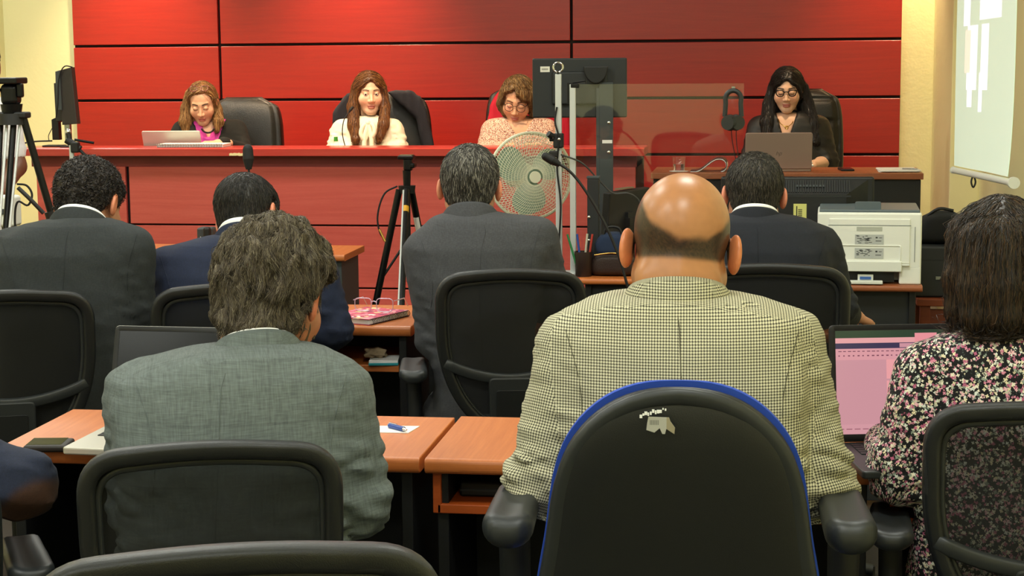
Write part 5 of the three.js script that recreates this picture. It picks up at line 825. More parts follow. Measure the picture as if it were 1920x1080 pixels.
{ const b = onZ(1587, 319, ZCLERK - 0.15), t = thing('mobile_phone', 'black mobile phone lying on the clerk desk', 'phone', V(b.x, CLERK, ZCLERK - 0.2), 0.1); part('case', box(0.06, 0.009, 0.13, 0, 0, 0, 0.004), M.black, t); part('display', box(0.055, 0.0008, 0.122, 0, 0.0087, 0), M.screenOff, t); }
{ const b = onZ(1682, 320, ZCLERK - 0.15), t = thing('paper_stack', 'loose stack of papers on the right end of the clerk desk', 'papers', V(b.x, CLERK, ZCLERK - 0.17), 0.05); for (let i = 0; i < 4; i++) { const g = box(0.17, 0.0022, 0.2, (i % 2) * 0.008, i * 0.0023, (i % 3) * 0.01); g.rotateY(i * 0.04 - 0.06); part('sheet', g, M.paper, t); } part('pen', rod(V(0.02, 0.012, 0.04), V(0.085, 0.012, 0.055), 0.003), M.steel, t); }
{ // notebook with a pair of glasses
  const p = onY(690, 602, 0.75), cov = canvasTex(256, 256, (g, w, h) => { const r = rng(17); g.fillStyle = '#d8506e'; g.fillRect(0, 0, w, h); for (let i = 0; i < 150; i++) { g.fillStyle = ['#f2b0bc', '#c22a50', '#f0d8a0', '#e88aa0', '#fff0ea', '#a03a6a'][r() * 6 | 0]; g.beginPath(); g.ellipse(r() * w, r() * h, 6 + r() * 16, 4 + r() * 10, r() * 3, 0, 7); g.fill(); } }, [5, 5]);
  const t = thing('notebook', 'pink patterned spiral notebook on the orange desk', 'notebook', V(p.x - 0.01, 0.75, -4.93), -0.38); part('pages', box(0.148, 0.014, 0.2, 0, 0.002, 0, 0.001), M.paper, t); part('cover', [box(0.152, 0.002, 0.204, 0, 0.016, 0)], std({ map: cov, roughness: 0.5 }), t); part('back_cover', box(0.152, 0.002, 0.204, 0, 0, 0), std({ color: 0xb03a58, roughness: 0.5 }), t); const s = []; for (let i = 0; i < 26; i++) { const g = new THREE.TorusGeometry(0.0085, 0.001, 6, 12); g.translate(0.077, 0.0095, -0.094 + i * 0.0075); s.push(g); } part('spiral', s, M.blackMetal, t);
  const e = thing('eyeglasses', 'pair of thin-framed eyeglasses standing on the pink notebook', 'glasses', V(p.x + 0.005, 0.768, -4.95), -0.1), rim = std({ color: 0xd8c8dc, roughness: 0.3, metalness: 0.4 });
  for (const sx of [-1, 1]) { const path = roundPoly([[sx * 0.033 - 0.024, 0.002], [sx * 0.033 + 0.024, 0.002], [sx * 0.033 + 0.026, 0.04], [sx * 0.033 - 0.026, 0.04]], 0.014, 8); const l = part('lens', slab(path, 0.0015, 0), M.lens, e); part('rim', sweep2(path, roundProf(0.0026, 0.0026, 6, 2), (x, y, v) => V(x, y, v)), rim, l); part('temple', [rod(V(sx * 0.062, 0.034, 0), V(sx * 0.064, 0.03, -0.09), 0.0016), rod(V(sx * 0.064, 0.03, -0.09), V(sx * 0.064, 0.002, -0.125), 0.0016)], rim, e); } part('bridge', tube([V(-0.009, 0.028, 0), V(0, 0.032, 0.001), V(0.009, 0.028, 0)], 0.0016, 10, 6), rim, e);
}
{ const p = V(-1.09, 0.635, -4.86), t = thing('teal_notepad', 'teal notepad on the shelf under the orange desk', 'notepad', p, 0.15); part('cover', box(0.085, 0.008, 0.1, 0, 0, 0, 0.002), std({ color: 0x1f8f98, roughness: 0.6 }), t); part('pages', box(0.082, 0.006, 0.098, 0, 0.008, 0), M.paper, t);
  const n = V(-1.12, 0.649, -4.87), k = thing('crumpled_tissue', 'crumpled beige tissue on top of the teal notepad', 'tissue', n), g = new THREE.IcosahedronGeometry(0.026, 4), q = g.attributes.position; for (let i = 0; i < q.count; i++) { const v = V().fromBufferAttribute(q, i), s = 1 + 0.45 * noise3(v.x * 60, v.y * 60, v.z * 60); q.setXYZ(i, v.x * s * 1.2, Math.max(v.y * s * 0.6, -0.012), v.z * s); } const mg = mergeVertices(g); mg.deleteAttribute('normal'); mg.computeVertexNormals(); mg.translate(0, 0.012, 0); part('paper', mg, std({ color: 0xa08c70, roughness: 0.9 }), k); }
{ const p = onY(740, 806, 0.75), t = thing('sheet_of_paper', 'white sheet of paper under the blue pen', 'paper', V(p.x - 0.015, 0.75, p.z), 0.06); part('sheet', slab([[-0.075, -0.03], [0.048, -0.034], [0.062, 0.03], [-0.07, 0.028]].map((q) => new THREE.Vector2(...q)), 0.002, 0.0004).rotateX(-Math.PI / 2).translate(0, 0.001, 0), M.paper, t);
  const n = onY(745, 806, 0.752), b = thing('pen', 'blue pen with a silver clip lying on the sheet', 'pen', V(n.x, 0.757, n.z), -0.72); const bl = std({ color: 0x2c4c9c, roughness: 0.35 }); part('barrel', rod(V(-0.026, 0, 0), V(0.022, 0, 0), 0.0052, 0.0052, 14), bl, b); part('tip', rod(V(0.022, 0, 0), V(0.032, 0, 0), 0.0045, 0.0015, 12), M.chrome, b); part('clip', [box(0.026, 0.0012, 0.0024, -0.014, 0.0058, 0), rod(V(-0.03, 0, 0), V(-0.026, 0, 0), 0.0035)], M.chrome, b); }
{ const p = onY(92, 832, 0.76), t = thing('tablet_phone', 'large dark phone in a leather case on the orange desk corner', 'phone', V(p.x, 0.75, p.z), 0.15); part('case', box(0.085, 0.014, 0.075, 0, 0, 0, 0.006), std({ color: 0x1d1712, roughness: 0.6 }), t); part('display', box(0.068, 0.001, 0.06, -0.004, 0.0135, -0.004), phys({ color: 0x4a4724, roughness: 0.12 }), t); part('buttons', box(0.004, 0.004, 0.02, 0.042, 0.006, 0), M.black, t); }
{ const t = thing('black_case', 'black flat case inside the open shelf of the desk', 'case', V(-0.545, 0.658, -3.36)); part('body', box(0.095, 0.03, 0.16, 0, 0, 0, 0.006), M.black, t); part('edge', box(0.09, 0.004, 0.002, 0, 0.012, 0.081), M.plasticGrey, t); }
{ const p = onZ(388, 448, -6.7), t = thing('desk_phone', 'grey desk telephone half hidden behind the navy shoulder', 'telephone', V(p.x, 0.75, -6.7)), h = onZ(388, 421, -6.7).y - 0.75; part('body', box(0.065, h - 0.01, 0.06, 0, 0, 0, 0.01), M.greyPanel, t); part('handset', box(0.03, h - 0.01, 0.03, 0.014, 0.005, 0.036, 0.012), M.black, t); part('button', ball(0.005, V(-0.015, h - 0.05, 0.031), 1, 1, 0.5, 8), M.chrome, t); }
{ const p = at(8, 395, 6.3), t = thing('white_box_light', 'bright white equipment box at the left edge behind the tripod', 'box', V(p.x, 0, p.z)); part('box', box(0.1, 0.11, 0.08, 0, p.y - 0.055, 0, 0.012), M.white, t); part('stand', [cyl(0.012, 0.012, p.y - 0.05, 0, 0, 0), cyl(0.1, 0.09, 0.015, 0, 0, 0)], M.blackMetal, t); part('latch', box(0.03, 0.02, 0.01, 0.01, p.y - 0.01, 0.042, 0.003), M.greyPanel, t); }

// ---------------------------------------------------------------- projection screen by the right wall
{
  const bl = at(1788, 319, 7.2), br = at(1901, 343, 6.2), t = thing('projection_screen', 'white roll-down projection screen hanging along the right wall', 'screen', V(bl.x, bl.y, bl.z)), e = br.clone().sub(bl), N = 16, Mv = 30, pos = [], uv = [], idx = [], top = 2.75 - bl.y;
  const nrm = V(-e.z, 0, e.x).normalize(); 
  for (const s of [0, 1]) for (let j = 0; j <= Mv; j++) for (let i = 0; i <= N; i++) { const u = i / N, v = j / Mv, y = lerp(0.02, top, v) + e.y * u * (1 - v), curl = 0.02 * Math.exp(-v * 9) * sstep(0.5, 1, u) + 0.006 * Math.sin(u * 5 + v * 3) * (1 - v); pos.push(e.x * (0.015 + u * 0.955) + nrm.x * (curl + s * 0.0015), y, e.z * (0.015 + u * 0.955) + nrm.z * (curl + s * 0.0015)); uv.push(u, v); }
  const K = (N + 1) * (Mv + 1); for (const s of [0, 1]) for (let j = 0; j < Mv; j++) for (let i = 0; i < N; i++) { const a = s * K + j * (N + 1) + i; s ? idx.push(a, a + 1, a + N + 1, a + 1, a + N + 2, a + N + 1) : idx.push(a, a + N + 1, a + 1, a + 1, a + N + 1, a + N + 2); }
  const g = new THREE.BufferGeometry(); g.setAttribute('position', new THREE.Float32BufferAttribute(pos, 3)); g.setAttribute('uv', new THREE.Float32BufferAttribute(uv, 2)); g.setIndex(idx); g.computeVertexNormals();
  const pt = canvasTex(512, 1024, (c, w, h) => { c.fillStyle = '#7c8f7c'; c.fillRect(0, 0, w, h); c.fillStyle = '#c9c8d8'; for (const [x, y, a, b] of [[70, 560, 60, 130], [210, 540, 90, 140], [300, 480, 90, 200], [70, 420, 60, 120], [230, 690, 60, 150], [110, 690, 90, 150], [120, 840, 45, 40], [220, 800, 30, 90]]) c.fillRect(x, y, a, b); c.fillStyle = '#c8aa9a'; for (const [x, y, a, b] of [[90, 700, 50, 100], [320, 520, 40, 100], [90, 450, 30, 70]]) c.fillRect(x, y, a, b); });
  part('cloth', g, std({ color: 0xe6ebdf, roughness: 0.9, emissive: 0xffffff, emissiveMap: pt, emissiveIntensity: 1.15, side: THREE.DoubleSide }), t, 'white cloth with a faint projected picture');  // no projector: the cloth itself glows in place of projected light
  const tube0 = part('bottom_bar', rod(V(0, 0, 0), e.clone(), 0.013, 0.013, 16), M.white, t); part('end_cap', rod(e.clone().multiplyScalar(0.985), e.clone().multiplyScalar(1.005), 0.021, 0.021, 18), M.white, tube0); part('end_cap', rod(e.clone().multiplyScalar(-0.005), e.clone().multiplyScalar(0.01), 0.015, 0.015, 14), M.white, tube0);
  const mq = e.clone().multiplyScalar(0.36); part('pull_loop', tube([mq.clone().add(V(0, 0, 0)), mq.clone().add(V(-0.008, -0.03, 0.01)), mq.clone().add(V(0.0, -0.05, 0.012)), mq.clone().add(V(0.008, -0.03, 0.01)), mq], 0.0035, 30, 6), M.black, t); part('housing', rod(V(0, top, 0), V(e.x, top, e.z), 0.045, 0.045, 20), M.white, t);
  for (const u of [0.05, 0.95]) part('bracket', box(0.02, CEIL - bl.y - top, 0.02, e.x * u, top, e.z * u), M.white, t);
}

// ---------------------------------------------------------------- the people
const cloth = (c, map, o = {}) => { const m = std({ color: c, map, roughness: 0.9, bumpMap: texWeave, bumpScale: 0.0005, ...o }); const k = new THREE.Color(c).multiplyScalar(0.6); m.userData.seam = std({ color: k, roughness: 0.9 }); return m; };
const C = {
  charcoal: cloth(0x33383a, texSuit), navy: cloth(0x1d2845, texSuit), grey: cloth(0x4b4c50, texSuit), ink: cloth(0x1e222d, texSuit), light: cloth(0x76807e, texGrey), tweed: cloth(0xffffff, texTweed), floral: cloth(0xffffff, texFloral), cream: cloth(0xe4dcc4, null, { roughness: 0.7 }), pink: cloth(0xd0339a, null, { roughness: 0.6 }), blackJ: cloth(0x14140f, texSuit), knit: cloth(0xffffff, texKnit), whiteT: cloth(0xe6e4e6, null), navyKnit: cloth(0xffffff, texSuit, { vertexColors: true }), blackS: phys({ color: 0x0c0b0b, roughness: 0.55 }),
};
C.tweed.userData.seam = std({ color: 0x55523f, roughness: 0.9 });
const MEN_LINE = [[0, 0.075], [40, 0.072], [60, 0.03], [70, -0.005], [78, 0.0], [84, 0.035], [100, 0.03], [110, -0.025], [128, -0.062], [180, -0.07]];
const LONG_LINE = [[0, 0.07], [35, 0.066], [55, 0.03], [66, -0.02], [80, -0.07], [180, -0.09]];
const BANG_LINE = [[0, 0.035], [25, 0.033], [45, 0.02], [58, -0.02], [72, -0.07], [180, -0.09]];
const AWAY = Math.PI;
const seamAt = (px) => (ctx, y) => { const r = ctx.rows; let i = 0; while (i < r.length - 2 && y < r[i + 1].y) i++; const t = clamp((r[i].y - y) / (r[i].y - r[i + 1].y), 0, 1); return lerp(r[i].cx, r[i + 1].cx, t) + px; };
const down = () => V(0, -1, 0);

// --- row of men behind the desks, backs to us
person({ label: 'man in a charcoal suit with curly dark hair bending over the desk', base: [130, 500], d: 4.62, skin: 0xb98260, legs: C.charcoal,
  rows: [[394, 112, 185, 0.055], [406, 78, 210, 0.075], [420, 38, 238, 0.095], [438, 2, 262, 0.11], [470, -14, 272, 0.12, 0.01], [540, -14, 264, 0.125, 0.02], [640, -5, 255, 0.125, 0.02], [760, 0, 250, 0.13]],
  arms: [{ s: [248, 468, 0], e: [252, 585, 0.02], w: [262, 592, 0.26], r: [0.062, 0.052, 0.042] }, { s: [14, 474, 0], e: [-20, 590, 0.02], w: [30, 600, 0.28] }],
  head: { c: [167, 362, 0.13], yaw: AWAY - 0.62, pitch: 0.5, roll: -0.06, scale: 0.97, neckR: 0.056 },
  hair: { line: MEN_LINE, T: 0.011, wave: 0.005, waveF: [60, 60, 60], colors: [0x1a1512, 0x382f29], h: 0.004, strands: { count: 3200, len: 0.022, lift: 0.008, rad: 0.0009, jitter: 1.6, curl: true, seed: 11 }, flow: down },
  clothes: [{ name: 'jacket', off: 0, mat: C.charcoal, seam: seamAt(-0.01) }],
  collar: { c: [150, 405, 0.05], rx: 0.07, rz: 0.075, drop: 0.05, mat: C.charcoal, tilt: 0.012, rot: [0.35, 0, 0] }, shirtCollar: { name: 'shirt_collar', c: [152, 400, 0.055], rx: 0.063, rz: 0.068, drop: 0.045, tilt: 0.012, mat: M.shirt, rot: [0.35, 0, 0], prof: [[-0.004, -0.04], [-0.003, 0.004], [0.002, 0.005], [0.007, -0.002], [0.008, -0.04]] } });
person({ label: 'man in a navy suit with short black hair looking down', base: [455, 520], d: 4.8, skin: 0xbd8466, legs: C.navy,
  rows: [[426, 408, 505, 0.055], [438, 376, 535, 0.075], [455, 335, 572, 0.095], [474, 303, 600, 0.11], [510, 292, 612, 0.12, 0.01], [590, 290, 610, 0.125, 0.02], [700, 295, 605, 0.13]],
  arms: [{ s: [590, 505, 0], e: [624, 618, 0.0], w: [575, 625, 0.26], r: [0.062, 0.055, 0.043] }, { s: [312, 507, 0], e: [300, 612, 0.02], w: [335, 620, 0.27] }],
  head: { c: [463, 389, 0.1], yaw: AWAY - 0.65, pitch: 0.5, roll: -0.28, scale: 0.96 },
  hair: { line: MEN_LINE, T: 0.011, wave: 0.0015, colors: [0x141210, 0x2c2722], h: 0.004, rough: 0.45, strands: { count: 3600, len: 0.03, lift: 0.002, rad: 0.0008, jitter: 0.3, seed: 12 }, flow: down },
  clothes: [{ name: 'jacket', off: 0, mat: C.navy, seam: seamAt(0) }],
  collar: { c: [455, 428, 0.04], rx: 0.068, rz: 0.075, drop: 0.05, mat: C.navy, rot: [0.3, 0, 0] }, shirtCollar: { name: 'shirt_collar', c: [455, 420, 0.045], rx: 0.061, rz: 0.068, drop: 0.045, mat: M.shirt, rot: [0.3, 0, 0], prof: [[-0.004, -0.04], [-0.003, 0.004], [0.002, 0.005], [0.007, -0.002], [0.008, -0.04]] } });
person({ label: 'man in a mid grey suit with short grey hair before the fan', base: [895, 520], d: 4.82, skin: 0xc08a6c, legs: C.grey,
  rows: [[384, 838, 928, 0.055], [397, 820, 955, 0.075], [408, 806, 1005, 0.095], [426, 790, 1030, 0.11], [460, 768, 1036, 0.12, 0.01], [520, 775, 1020, 0.125, 0.02], [600, 798, 1005, 0.125, 0.02], [720, 815, 1000, 0.13]],
  arms: [{ s: [800, 476, 0], e: [815, 632, -0.01], w: [850, 620, 0.3], r: [0.06, 0.052, 0.042] }, { s: [1005, 448, 0], e: [1035, 560, 0.04], w: [1010, 590, 0.32], r: [0.062, 0.054, 0.042] }],
  head: { c: [881, 332, 0.08], yaw: AWAY - 0.08, pitch: 0.16, roll: 0.03, scale: 0.93 },
  hair: { line: MEN_LINE, T: 0.01, wave: 0.0015, colors: [0x38352f, 0x6c6860], h: 0.004, strands: { count: 4200, len: 0.02, lift: 0.003, rad: 0.0008, jitter: 0.35, colors: [0x2a2825, 0x55514b, 0x928e84, 0x403c37], seed: 13 }, flow: down },
  clothes: [{ name: 'jacket', off: 0, mat: C.grey, seam: seamAt(0.0) }],
  collar: { c: [882, 386, 0.03], rx: 0.066, rz: 0.075, drop: 0.05, mat: C.grey, rot: [0.2, 0, 0], prof: [[-0.006, -0.045], [-0.004, 0], [0.004, 0.003], [0.010, -0.004], [0.03, -0.058], [0.018, -0.058]] } });
person({ label: 'man in a dark blue suit facing the white printer', base: [1418, 520], d: 4.95, skin: 0xbf866a, legs: C.ink,
  rows: [[388, 1372, 1462, 0.055], [398, 1345, 1490, 0.075], [412, 1315, 1522, 0.095], [430, 1292, 1550, 0.11], [465, 1280, 1562, 0.12, 0.01], [560, 1282, 1562, 0.125, 0.02], [700, 1290, 1555, 0.13]],
  arms: [{ s: [1538, 468, 0], e: [1572, 575, 0.02], w: [1590, 590, 0.28], r: [0.062, 0.052, 0.04], hand: { curl: 0.3 } }, { s: [1300, 468, 0], e: [1276, 580, 0.02], w: [1310, 600, 0.3] }],
  head: { c: [1415, 346, 0.07], yaw: AWAY + 0.05, pitch: 0.2, roll: 0.04, scale: 0.95 },
  hair: { line: MEN_LINE, T: 0.009, wave: 0.0012, colors: [0x1e1b17, 0x3e3830], h: 0.004, strands: { count: 4200, len: 0.016, lift: 0.003, rad: 0.0007, jitter: 0.4, colors: [0x1e1b17, 0x35302a, 0x585147], seed: 14 }, flow: down },
  clothes: [{ name: 'jacket', off: 0, mat: C.ink, seam: seamAt(0) }],
  collar: { c: [1416, 396, 0.025], rx: 0.068, rz: 0.076, drop: 0.05, mat: C.ink, rot: [0.22, 0, 0] }, shirtCollar: { name: 'shirt_collar', c: [1416, 391, 0.03], rx: 0.062, rz: 0.07, drop: 0.045, mat: M.shirt, rot: [0.22, 0, 0], prof: [[-0.004, -0.04], [-0.003, 0.004], [0.002, 0.005], [0.007, -0.002], [0.008, -0.04]] } });

// --- front row
person({ label: 'man in a light grey suit with thick tousled grey-brown hair', base: [450, 750], d: 3.0, skin: 0xb4785a, legs: C.light, fold: 0.0065, fineCloth: 0.007,
  rows: [[626, 408, 545, 0.06], [640, 372, 578, 0.085], [656, 318, 615, 0.1], [674, 265, 648, 0.112], [700, 222, 676, 0.122, 0.005], [745, 210, 682, 0.13, 0.01], [850, 214, 672, 0.135, 0.02], [980, 222, 650, 0.135, 0.02]],
  arms: [{ s: [632, 742, 0], e: [674, 945, 0.0], w: [610, 915, 0.27], r: [0.062, 0.056, 0.046] }, { s: [274, 742, 0], e: [264, 940, 0.02], w: [290, 915, 0.3] }],
  head: { c: [512, 520, 0.1], yaw: AWAY - 0.5, pitch: 0.34, roll: 0.06, scale: 1.0, fine: 0.003 },
  hair: { line: [[0, 0.075], [45, 0.07], [62, 0.02], [72, 0.03], [96, 0.03], [108, -0.03], [120, -0.085], [180, -0.105]], T: 0.02, soft: 0.03, wave: 0.009, waveF: [28, 15, 28], colors: [0x463d30, 0x665a48], h: 0.0038, rough: 0.6, strands: { count: 22000, len: 0.06, lift: 0.005, rad: 0.0004, jitter: 0.25, seg: 7, colors: [0x4a4034, 0x5c5142, 0x6a5d4a, 0x766a56, 0x52483c, 0x8c826c], seed: 15 }, flow: (q, c) => { const v = q.clone().sub(c.hc); return V(v.x * 3 + 0.75 * noise3(q.x * 10, q.y * 10, q.z * 10), -1 - v.y * 2, v.z * 2 + 0.5 * noise3(q.y * 10, q.z * 10, q.x * 10)); } },
  clothes: [{ name: 'jacket', off: 0, mat: C.light, seam: seamAt(-0.03) }],
  collar: { c: [480, 640, 0.05], rx: 0.068, rz: 0.078, drop: 0.045, mat: C.light, rot: [0.25, 0, 0.05], prof: [[-0.006, -0.045], [-0.004, 0.01], [0.004, 0.013], [0.010, 0.006], [0.022, -0.04], [0.010, -0.04]] }, shirtCollar: { name: 'shirt_collar', c: [480, 628, 0.055], rx: 0.061, rz: 0.071, drop: 0.04, mat: M.shirt, rot: [0.25, 0, 0.05], prof: [[-0.004, -0.04], [-0.003, 0.004], [0.002, 0.005], [0.007, -0.002], [0.008, -0.04]] } });
const fringe = (x, y, z) => {                                       // the band of cropped hair round the back of the bald head
  const phi = Math.atan2(-x, -z - 0.015) * 180 / Math.PI, el = Math.atan2(y - 0.03, Math.hypot(x, z + 0.015)) * 180 / Math.PI, eb = lineOf([[-180, 20], [-112, 40], [-62, 28], [-35, 2], [0, -17], [30, -15], [60, 3], [112, 28], [180, 20]], phi) + 1.5 * noise3(x * 30, y * 30, z * 30), lowY = -0.027 + 0.008 * sstep(60, 80, Math.abs(phi));
  if (Math.abs(x) > 0.0775) return 0;
  return sstep(eb + 5, eb - 4, el) * sstep(lowY - 0.004, lowY + 0.006, y) * sstep(125, 108, Math.abs(phi));
};
const bald = person({ label: 'balding man in a beige checked tweed jacket', base: [1275, 750], d: 3.05, skin: 0xb47b50, skinRough: 0.36, legs: C.charcoal, fold: 0.008, fineCloth: 0.007,
  stubble: { color: [0.007, 0.007, 0.006], f: (x, y, z) => 0.98 * fringe(x, y, z) * (0.93 + 0.07 * noise3(x * 300, y * 300, z * 300)) },
  rows: [[527, 1196, 1348, 0.07], [540, 1160, 1382, 0.09], [556, 1112, 1428, 0.105], [574, 1070, 1472, 0.118], [594, 1040, 1508, 0.128], [625, 1028, 1522, 0.135, 0.005], [700, 1028, 1528, 0.14, 0.015], [820, 1045, 1515, 0.145, 0.02], [980, 1045, 1510, 0.145, 0.02]],
  arms: [{ s: [1078, 655, 0], e: [1010, 905, -0.02], w: [1050, 890, 0.28], r: [0.062, 0.057, 0.045] }, { s: [1478, 655, 0], e: [1540, 908, -0.02], w: [1500, 890, 0.28], r: [0.064, 0.057, 0.045] }],
  head: { c: [1279, 427, 0.04], yaw: AWAY - 0.02, pitch: 0.2, roll: 0.06, scale: 1.09, neckR: 0.06, fat: 0.004, fine: 0.003 },
  clothes: [{ name: 'jacket', off: 0, mat: C.tweed, seam: seamAt(0.0) }],
  collar: { c: [1270, 534, 0.02], rx: 0.082, rz: 0.088, drop: 0.045, mat: C.tweed, rot: [0.18, 0, 0.0], prof: [[-0.006, -0.045], [-0.004, 0.006], [0.004, 0.01], [0.010, 0.002], [0.022, -0.036], [0.010, -0.036]] } });
const fl = person({ label: 'woman in a floral blouse with straight brown hair at the right edge', base: [1880, 750], d: 3.2, skin: 0xc08a70, legs: C.floral, skirt: true, fold: 0.005, fineCloth: 0.008,
  rows: [[604, 1838, 1930, 0.05], [618, 1798, 1965, 0.075], [634, 1752, 2005, 0.09], [655, 1718, 2040, 0.105], [690, 1702, 2055, 0.115], [780, 1712, 2045, 0.12, 0.01], [900, 1720, 2035, 0.125, 0.01], [1060, 1700, 2060, 0.14]],
  arms: [{ s: [1738, 705, 0], e: [1684, 888, -0.02], w: [1655, 828, 0.2], r: [0.06, 0.054, 0.038], hand: { curl: 0.4, fine: true, dir: [-0.5, 0.28, -0.8] } }, { s: [2020, 705, 0], e: [2075, 888, 0], w: [2020, 840, 0.26] }],
  head: { c: [1878, 468, 0.05], yaw: AWAY + 0.25, pitch: 0.12, scale: 1.0, female: true },
  hair: { line: LONG_LINE, T: 0.011, wave: 0.0025, waveF: [70, 6, 70], colors: [0x1c1613, 0x33271f], h: 0.0042, rough: 0.45, blend: 0.03, reach: 0.3, tipColor: 0x5a3c22, tip: (p, c) => sstep(1.02, 0.88, p.y + 0.03 * noise3(p.x * 40, 0, 3)) * 0.8,
    locks: [[[1812, 440, 0.03, 0.03], [1803, 520, 0.02, 0.03], [1798, 586, 0.02, 0.022], [1797, 614, 0.02, 0.012]], [[1838, 450, -0.05, 0.035], [1835, 540, -0.055, 0.034], [1832, 596, -0.06, 0.026], [1830, 620, -0.062, 0.012]], [[1880, 450, -0.07, 0.035], [1882, 540, -0.075, 0.034], [1884, 598, -0.08, 0.026], [1884, 622, -0.08, 0.012]], [[1925, 450, -0.05, 0.035], [1930, 540, -0.055, 0.034], [1934, 596, -0.06, 0.026], [1935, 620, -0.06, 0.012]], [[1950, 440, 0.03, 0.03], [1960, 520, 0.02, 0.03], [1966, 586, 0.02, 0.022], [1968, 614, 0.02, 0.012]]],
    strands: { count: 15000, len: 0.15, lift: 0.0015, rad: 0.00042, jitter: 0.05, seg: 8, colors: [0x1a1613, 0x30261e, 0x44331f, 0x241d19, 0x523a24], seed: 16 }, flow: (q, c) => { const v = q.clone().sub(c.hc); return v.y > 0.065 ? V(Math.sign(v.x) * 0.5 + v.x * 6, -0.7, v.z * 12) : V(v.y > 0 ? v.x * 4 : 0, -1, v.y > 0 ? v.z * 3 : 0); } },
  clothes: [{ name: 'blouse', off: 0, mat: C.floral }] });
{ const m = fl.arms[0], f = m.w.clone().sub(m.e).normalize(); const g = new THREE.TorusGeometry(0.009, 0.0018, 8, 20); g.applyQuaternion(new THREE.Quaternion().setFromUnitVectors(V(0, 0, 1), f)); const q = m.w.clone().addScaledVector(f, 0.115); g.translate(q.x, q.y - 0.006, q.z); part('ring', g, M.gold, fl.g); }
person({ label: 'person in a navy pullover with brown elbow patch cut by the left edge', base: [-225, 860], d: 2.92, skin: 0xb98260, legs: C.ink,
  rows: [[760, -280, -170, 0.06], [776, -330, -120, 0.08], [796, -395, -60, 0.1], [830, -427, -30, 0.115], [880, -433, -27, 0.125], [980, -420, -40, 0.13], [1120, -405, -55, 0.13]],
  arms: [{ s: [-58, 878, 0], e: [42, 908, -0.02], w: [0, 900, 0.26], r: [0.062, 0.056, 0.044] }, { s: [-390, 850, 0], e: [-430, 1000, 0], w: [-395, 970, 0.3] }],
  head: { c: [-220, 620, 0.06], yaw: AWAY, pitch: 0.15 }, hair: { line: MEN_LINE, T: 0.012, colors: [0x14110e, 0x2c241e], strands: { count: 1200, len: 0.02, lift: 0.003, rad: 0.001, seed: 19 }, flow: down },
  clothes: [{ name: 'pullover', off: 0, mat: C.navyKnit, patch: (ctx) => { const e = ctx.arms[0].e, a = lin(0x1e2740), b = lin(0x4a2c1a); return (x, y, z) => mix3(a, b, sstep(0.062, 0.052, Math.hypot(x - e.x - 0.01, y - e.y + 0.028, (z - e.z) * 0.7))); } }] });
person({ label: 'person in a white short-sleeved shirt standing behind the video tripod', base: [-48, 260], d: 7.0, skin: 0x6e4430, legs: C.ink, standing: true, hipY: 0.86,
  rows: [[176, -75, -20, 0.055], [184, -105, 5, 0.075], [196, -122, 22, 0.1], [215, -128, 28, 0.115], [280, -122, 14, 0.12], [360, -118, 10, 0.12], [410, -120, 12, 0.125]],
  arms: [{ s: [12, 212, 0], e: [31, 312, -0.02], w: [-5, 372, -0.22], r: [0.055, 0.05, 0.04], len: -0.3 }, { s: [-112, 212, 0], e: [-135, 312, 0], w: [-100, 360, -0.22], len: -0.3 }],
  head: { c: [-45, 110, 0.02], yaw: 0.2, pitch: 0.1, eyes: true, lids: 0.3 }, hair: { line: MEN_LINE, T: 0.012, colors: [0x14110e, 0x2c241e], strands: { count: 1200, len: 0.02, lift: 0.003, rad: 0.001, seed: 20 }, flow: down }, facing: 1,
  clothes: [{ name: 'shirt', off: 0, mat: C.whiteT }] });

// --- the four women facing us
const vee = (px, py, pyTop, half, deep = 0) => (ctx) => { const a = ctx.L(px, py), b = ctx.L(px, pyTop), H = b.y - a.y; return (x, y, z) => Math.max(Math.abs(x - a.x) - half * clamp((y - a.y) / H, -0.2, 1.3), a.y - y, deep - z + a.z) * 0.8; };
function eyeglasses(ctx, o) {
  const rim = o.mat, R = o.r || 0.021, HM = ctx.HM, T = new THREE.Matrix4().makeRotationX(o.tilt || 0).setPosition(0, o.y ?? -0.002, o.z ?? 0.101), A = HM.clone().multiply(T);
  const t = new THREE.Group(); t.name = 'eyeglasses'; ctx.g.add(t);
  for (const s of [-1, 1]) {
    const path = o.cat ? roundPoly([[s * 0.033 - 0.017, -0.017], [s * 0.033 + 0.017, -0.017], [s * 0.033 + (s > 0 ? 0.028 : 0.022), s > 0 ? 0.019 : 0.016], [s * 0.033 - (s > 0 ? 0.022 : 0.028), s > 0 ? 0.016 : 0.019]], 0.015, 8) : roundPoly([[s * 0.033 - R, -R], [s * 0.033 + R, -R], [s * 0.033 + R, R], [s * 0.033 - R, R]], R * 0.98, 10);
    part('lens', slab(path, 0.001, 0).applyMatrix4(A), o.lens || M.lens, t);
    part('rim', sweep2(path, roundProf(o.th || 0.004, 0.004, 8, 2.4), (x, y, v) => V(x, y, v)).applyMatrix4(A), rim, t);
    part('temple', [rod(V(s * 0.057, 0.012, 0), V(s * 0.079, 0.01, o.short ? -0.05 : -0.095), 0.0022)].map((g) => g.applyMatrix4(A)), rim, t);
  }
  part('bridge', tube([V(-0.012, 0.006, 0), V(0, 0.009, 0.002), V(0.012, 0.006, 0)], (o.th || 0.004) * 0.5, 10, 8).applyMatrix4(A), rim, t);
}
const parted = (q, c) => { const v = q.clone().sub(c.hc), sx = Math.sign(v.x - 0.004); return v.y > 0.0 && v.z > 0.0 ? V(sx * 1.4, -0.75, -0.5) : V(v.y > 0.0 ? v.x * 9 : v.x * 0.5, -1, v.y > 0.02 ? v.z * 4 : 0); };
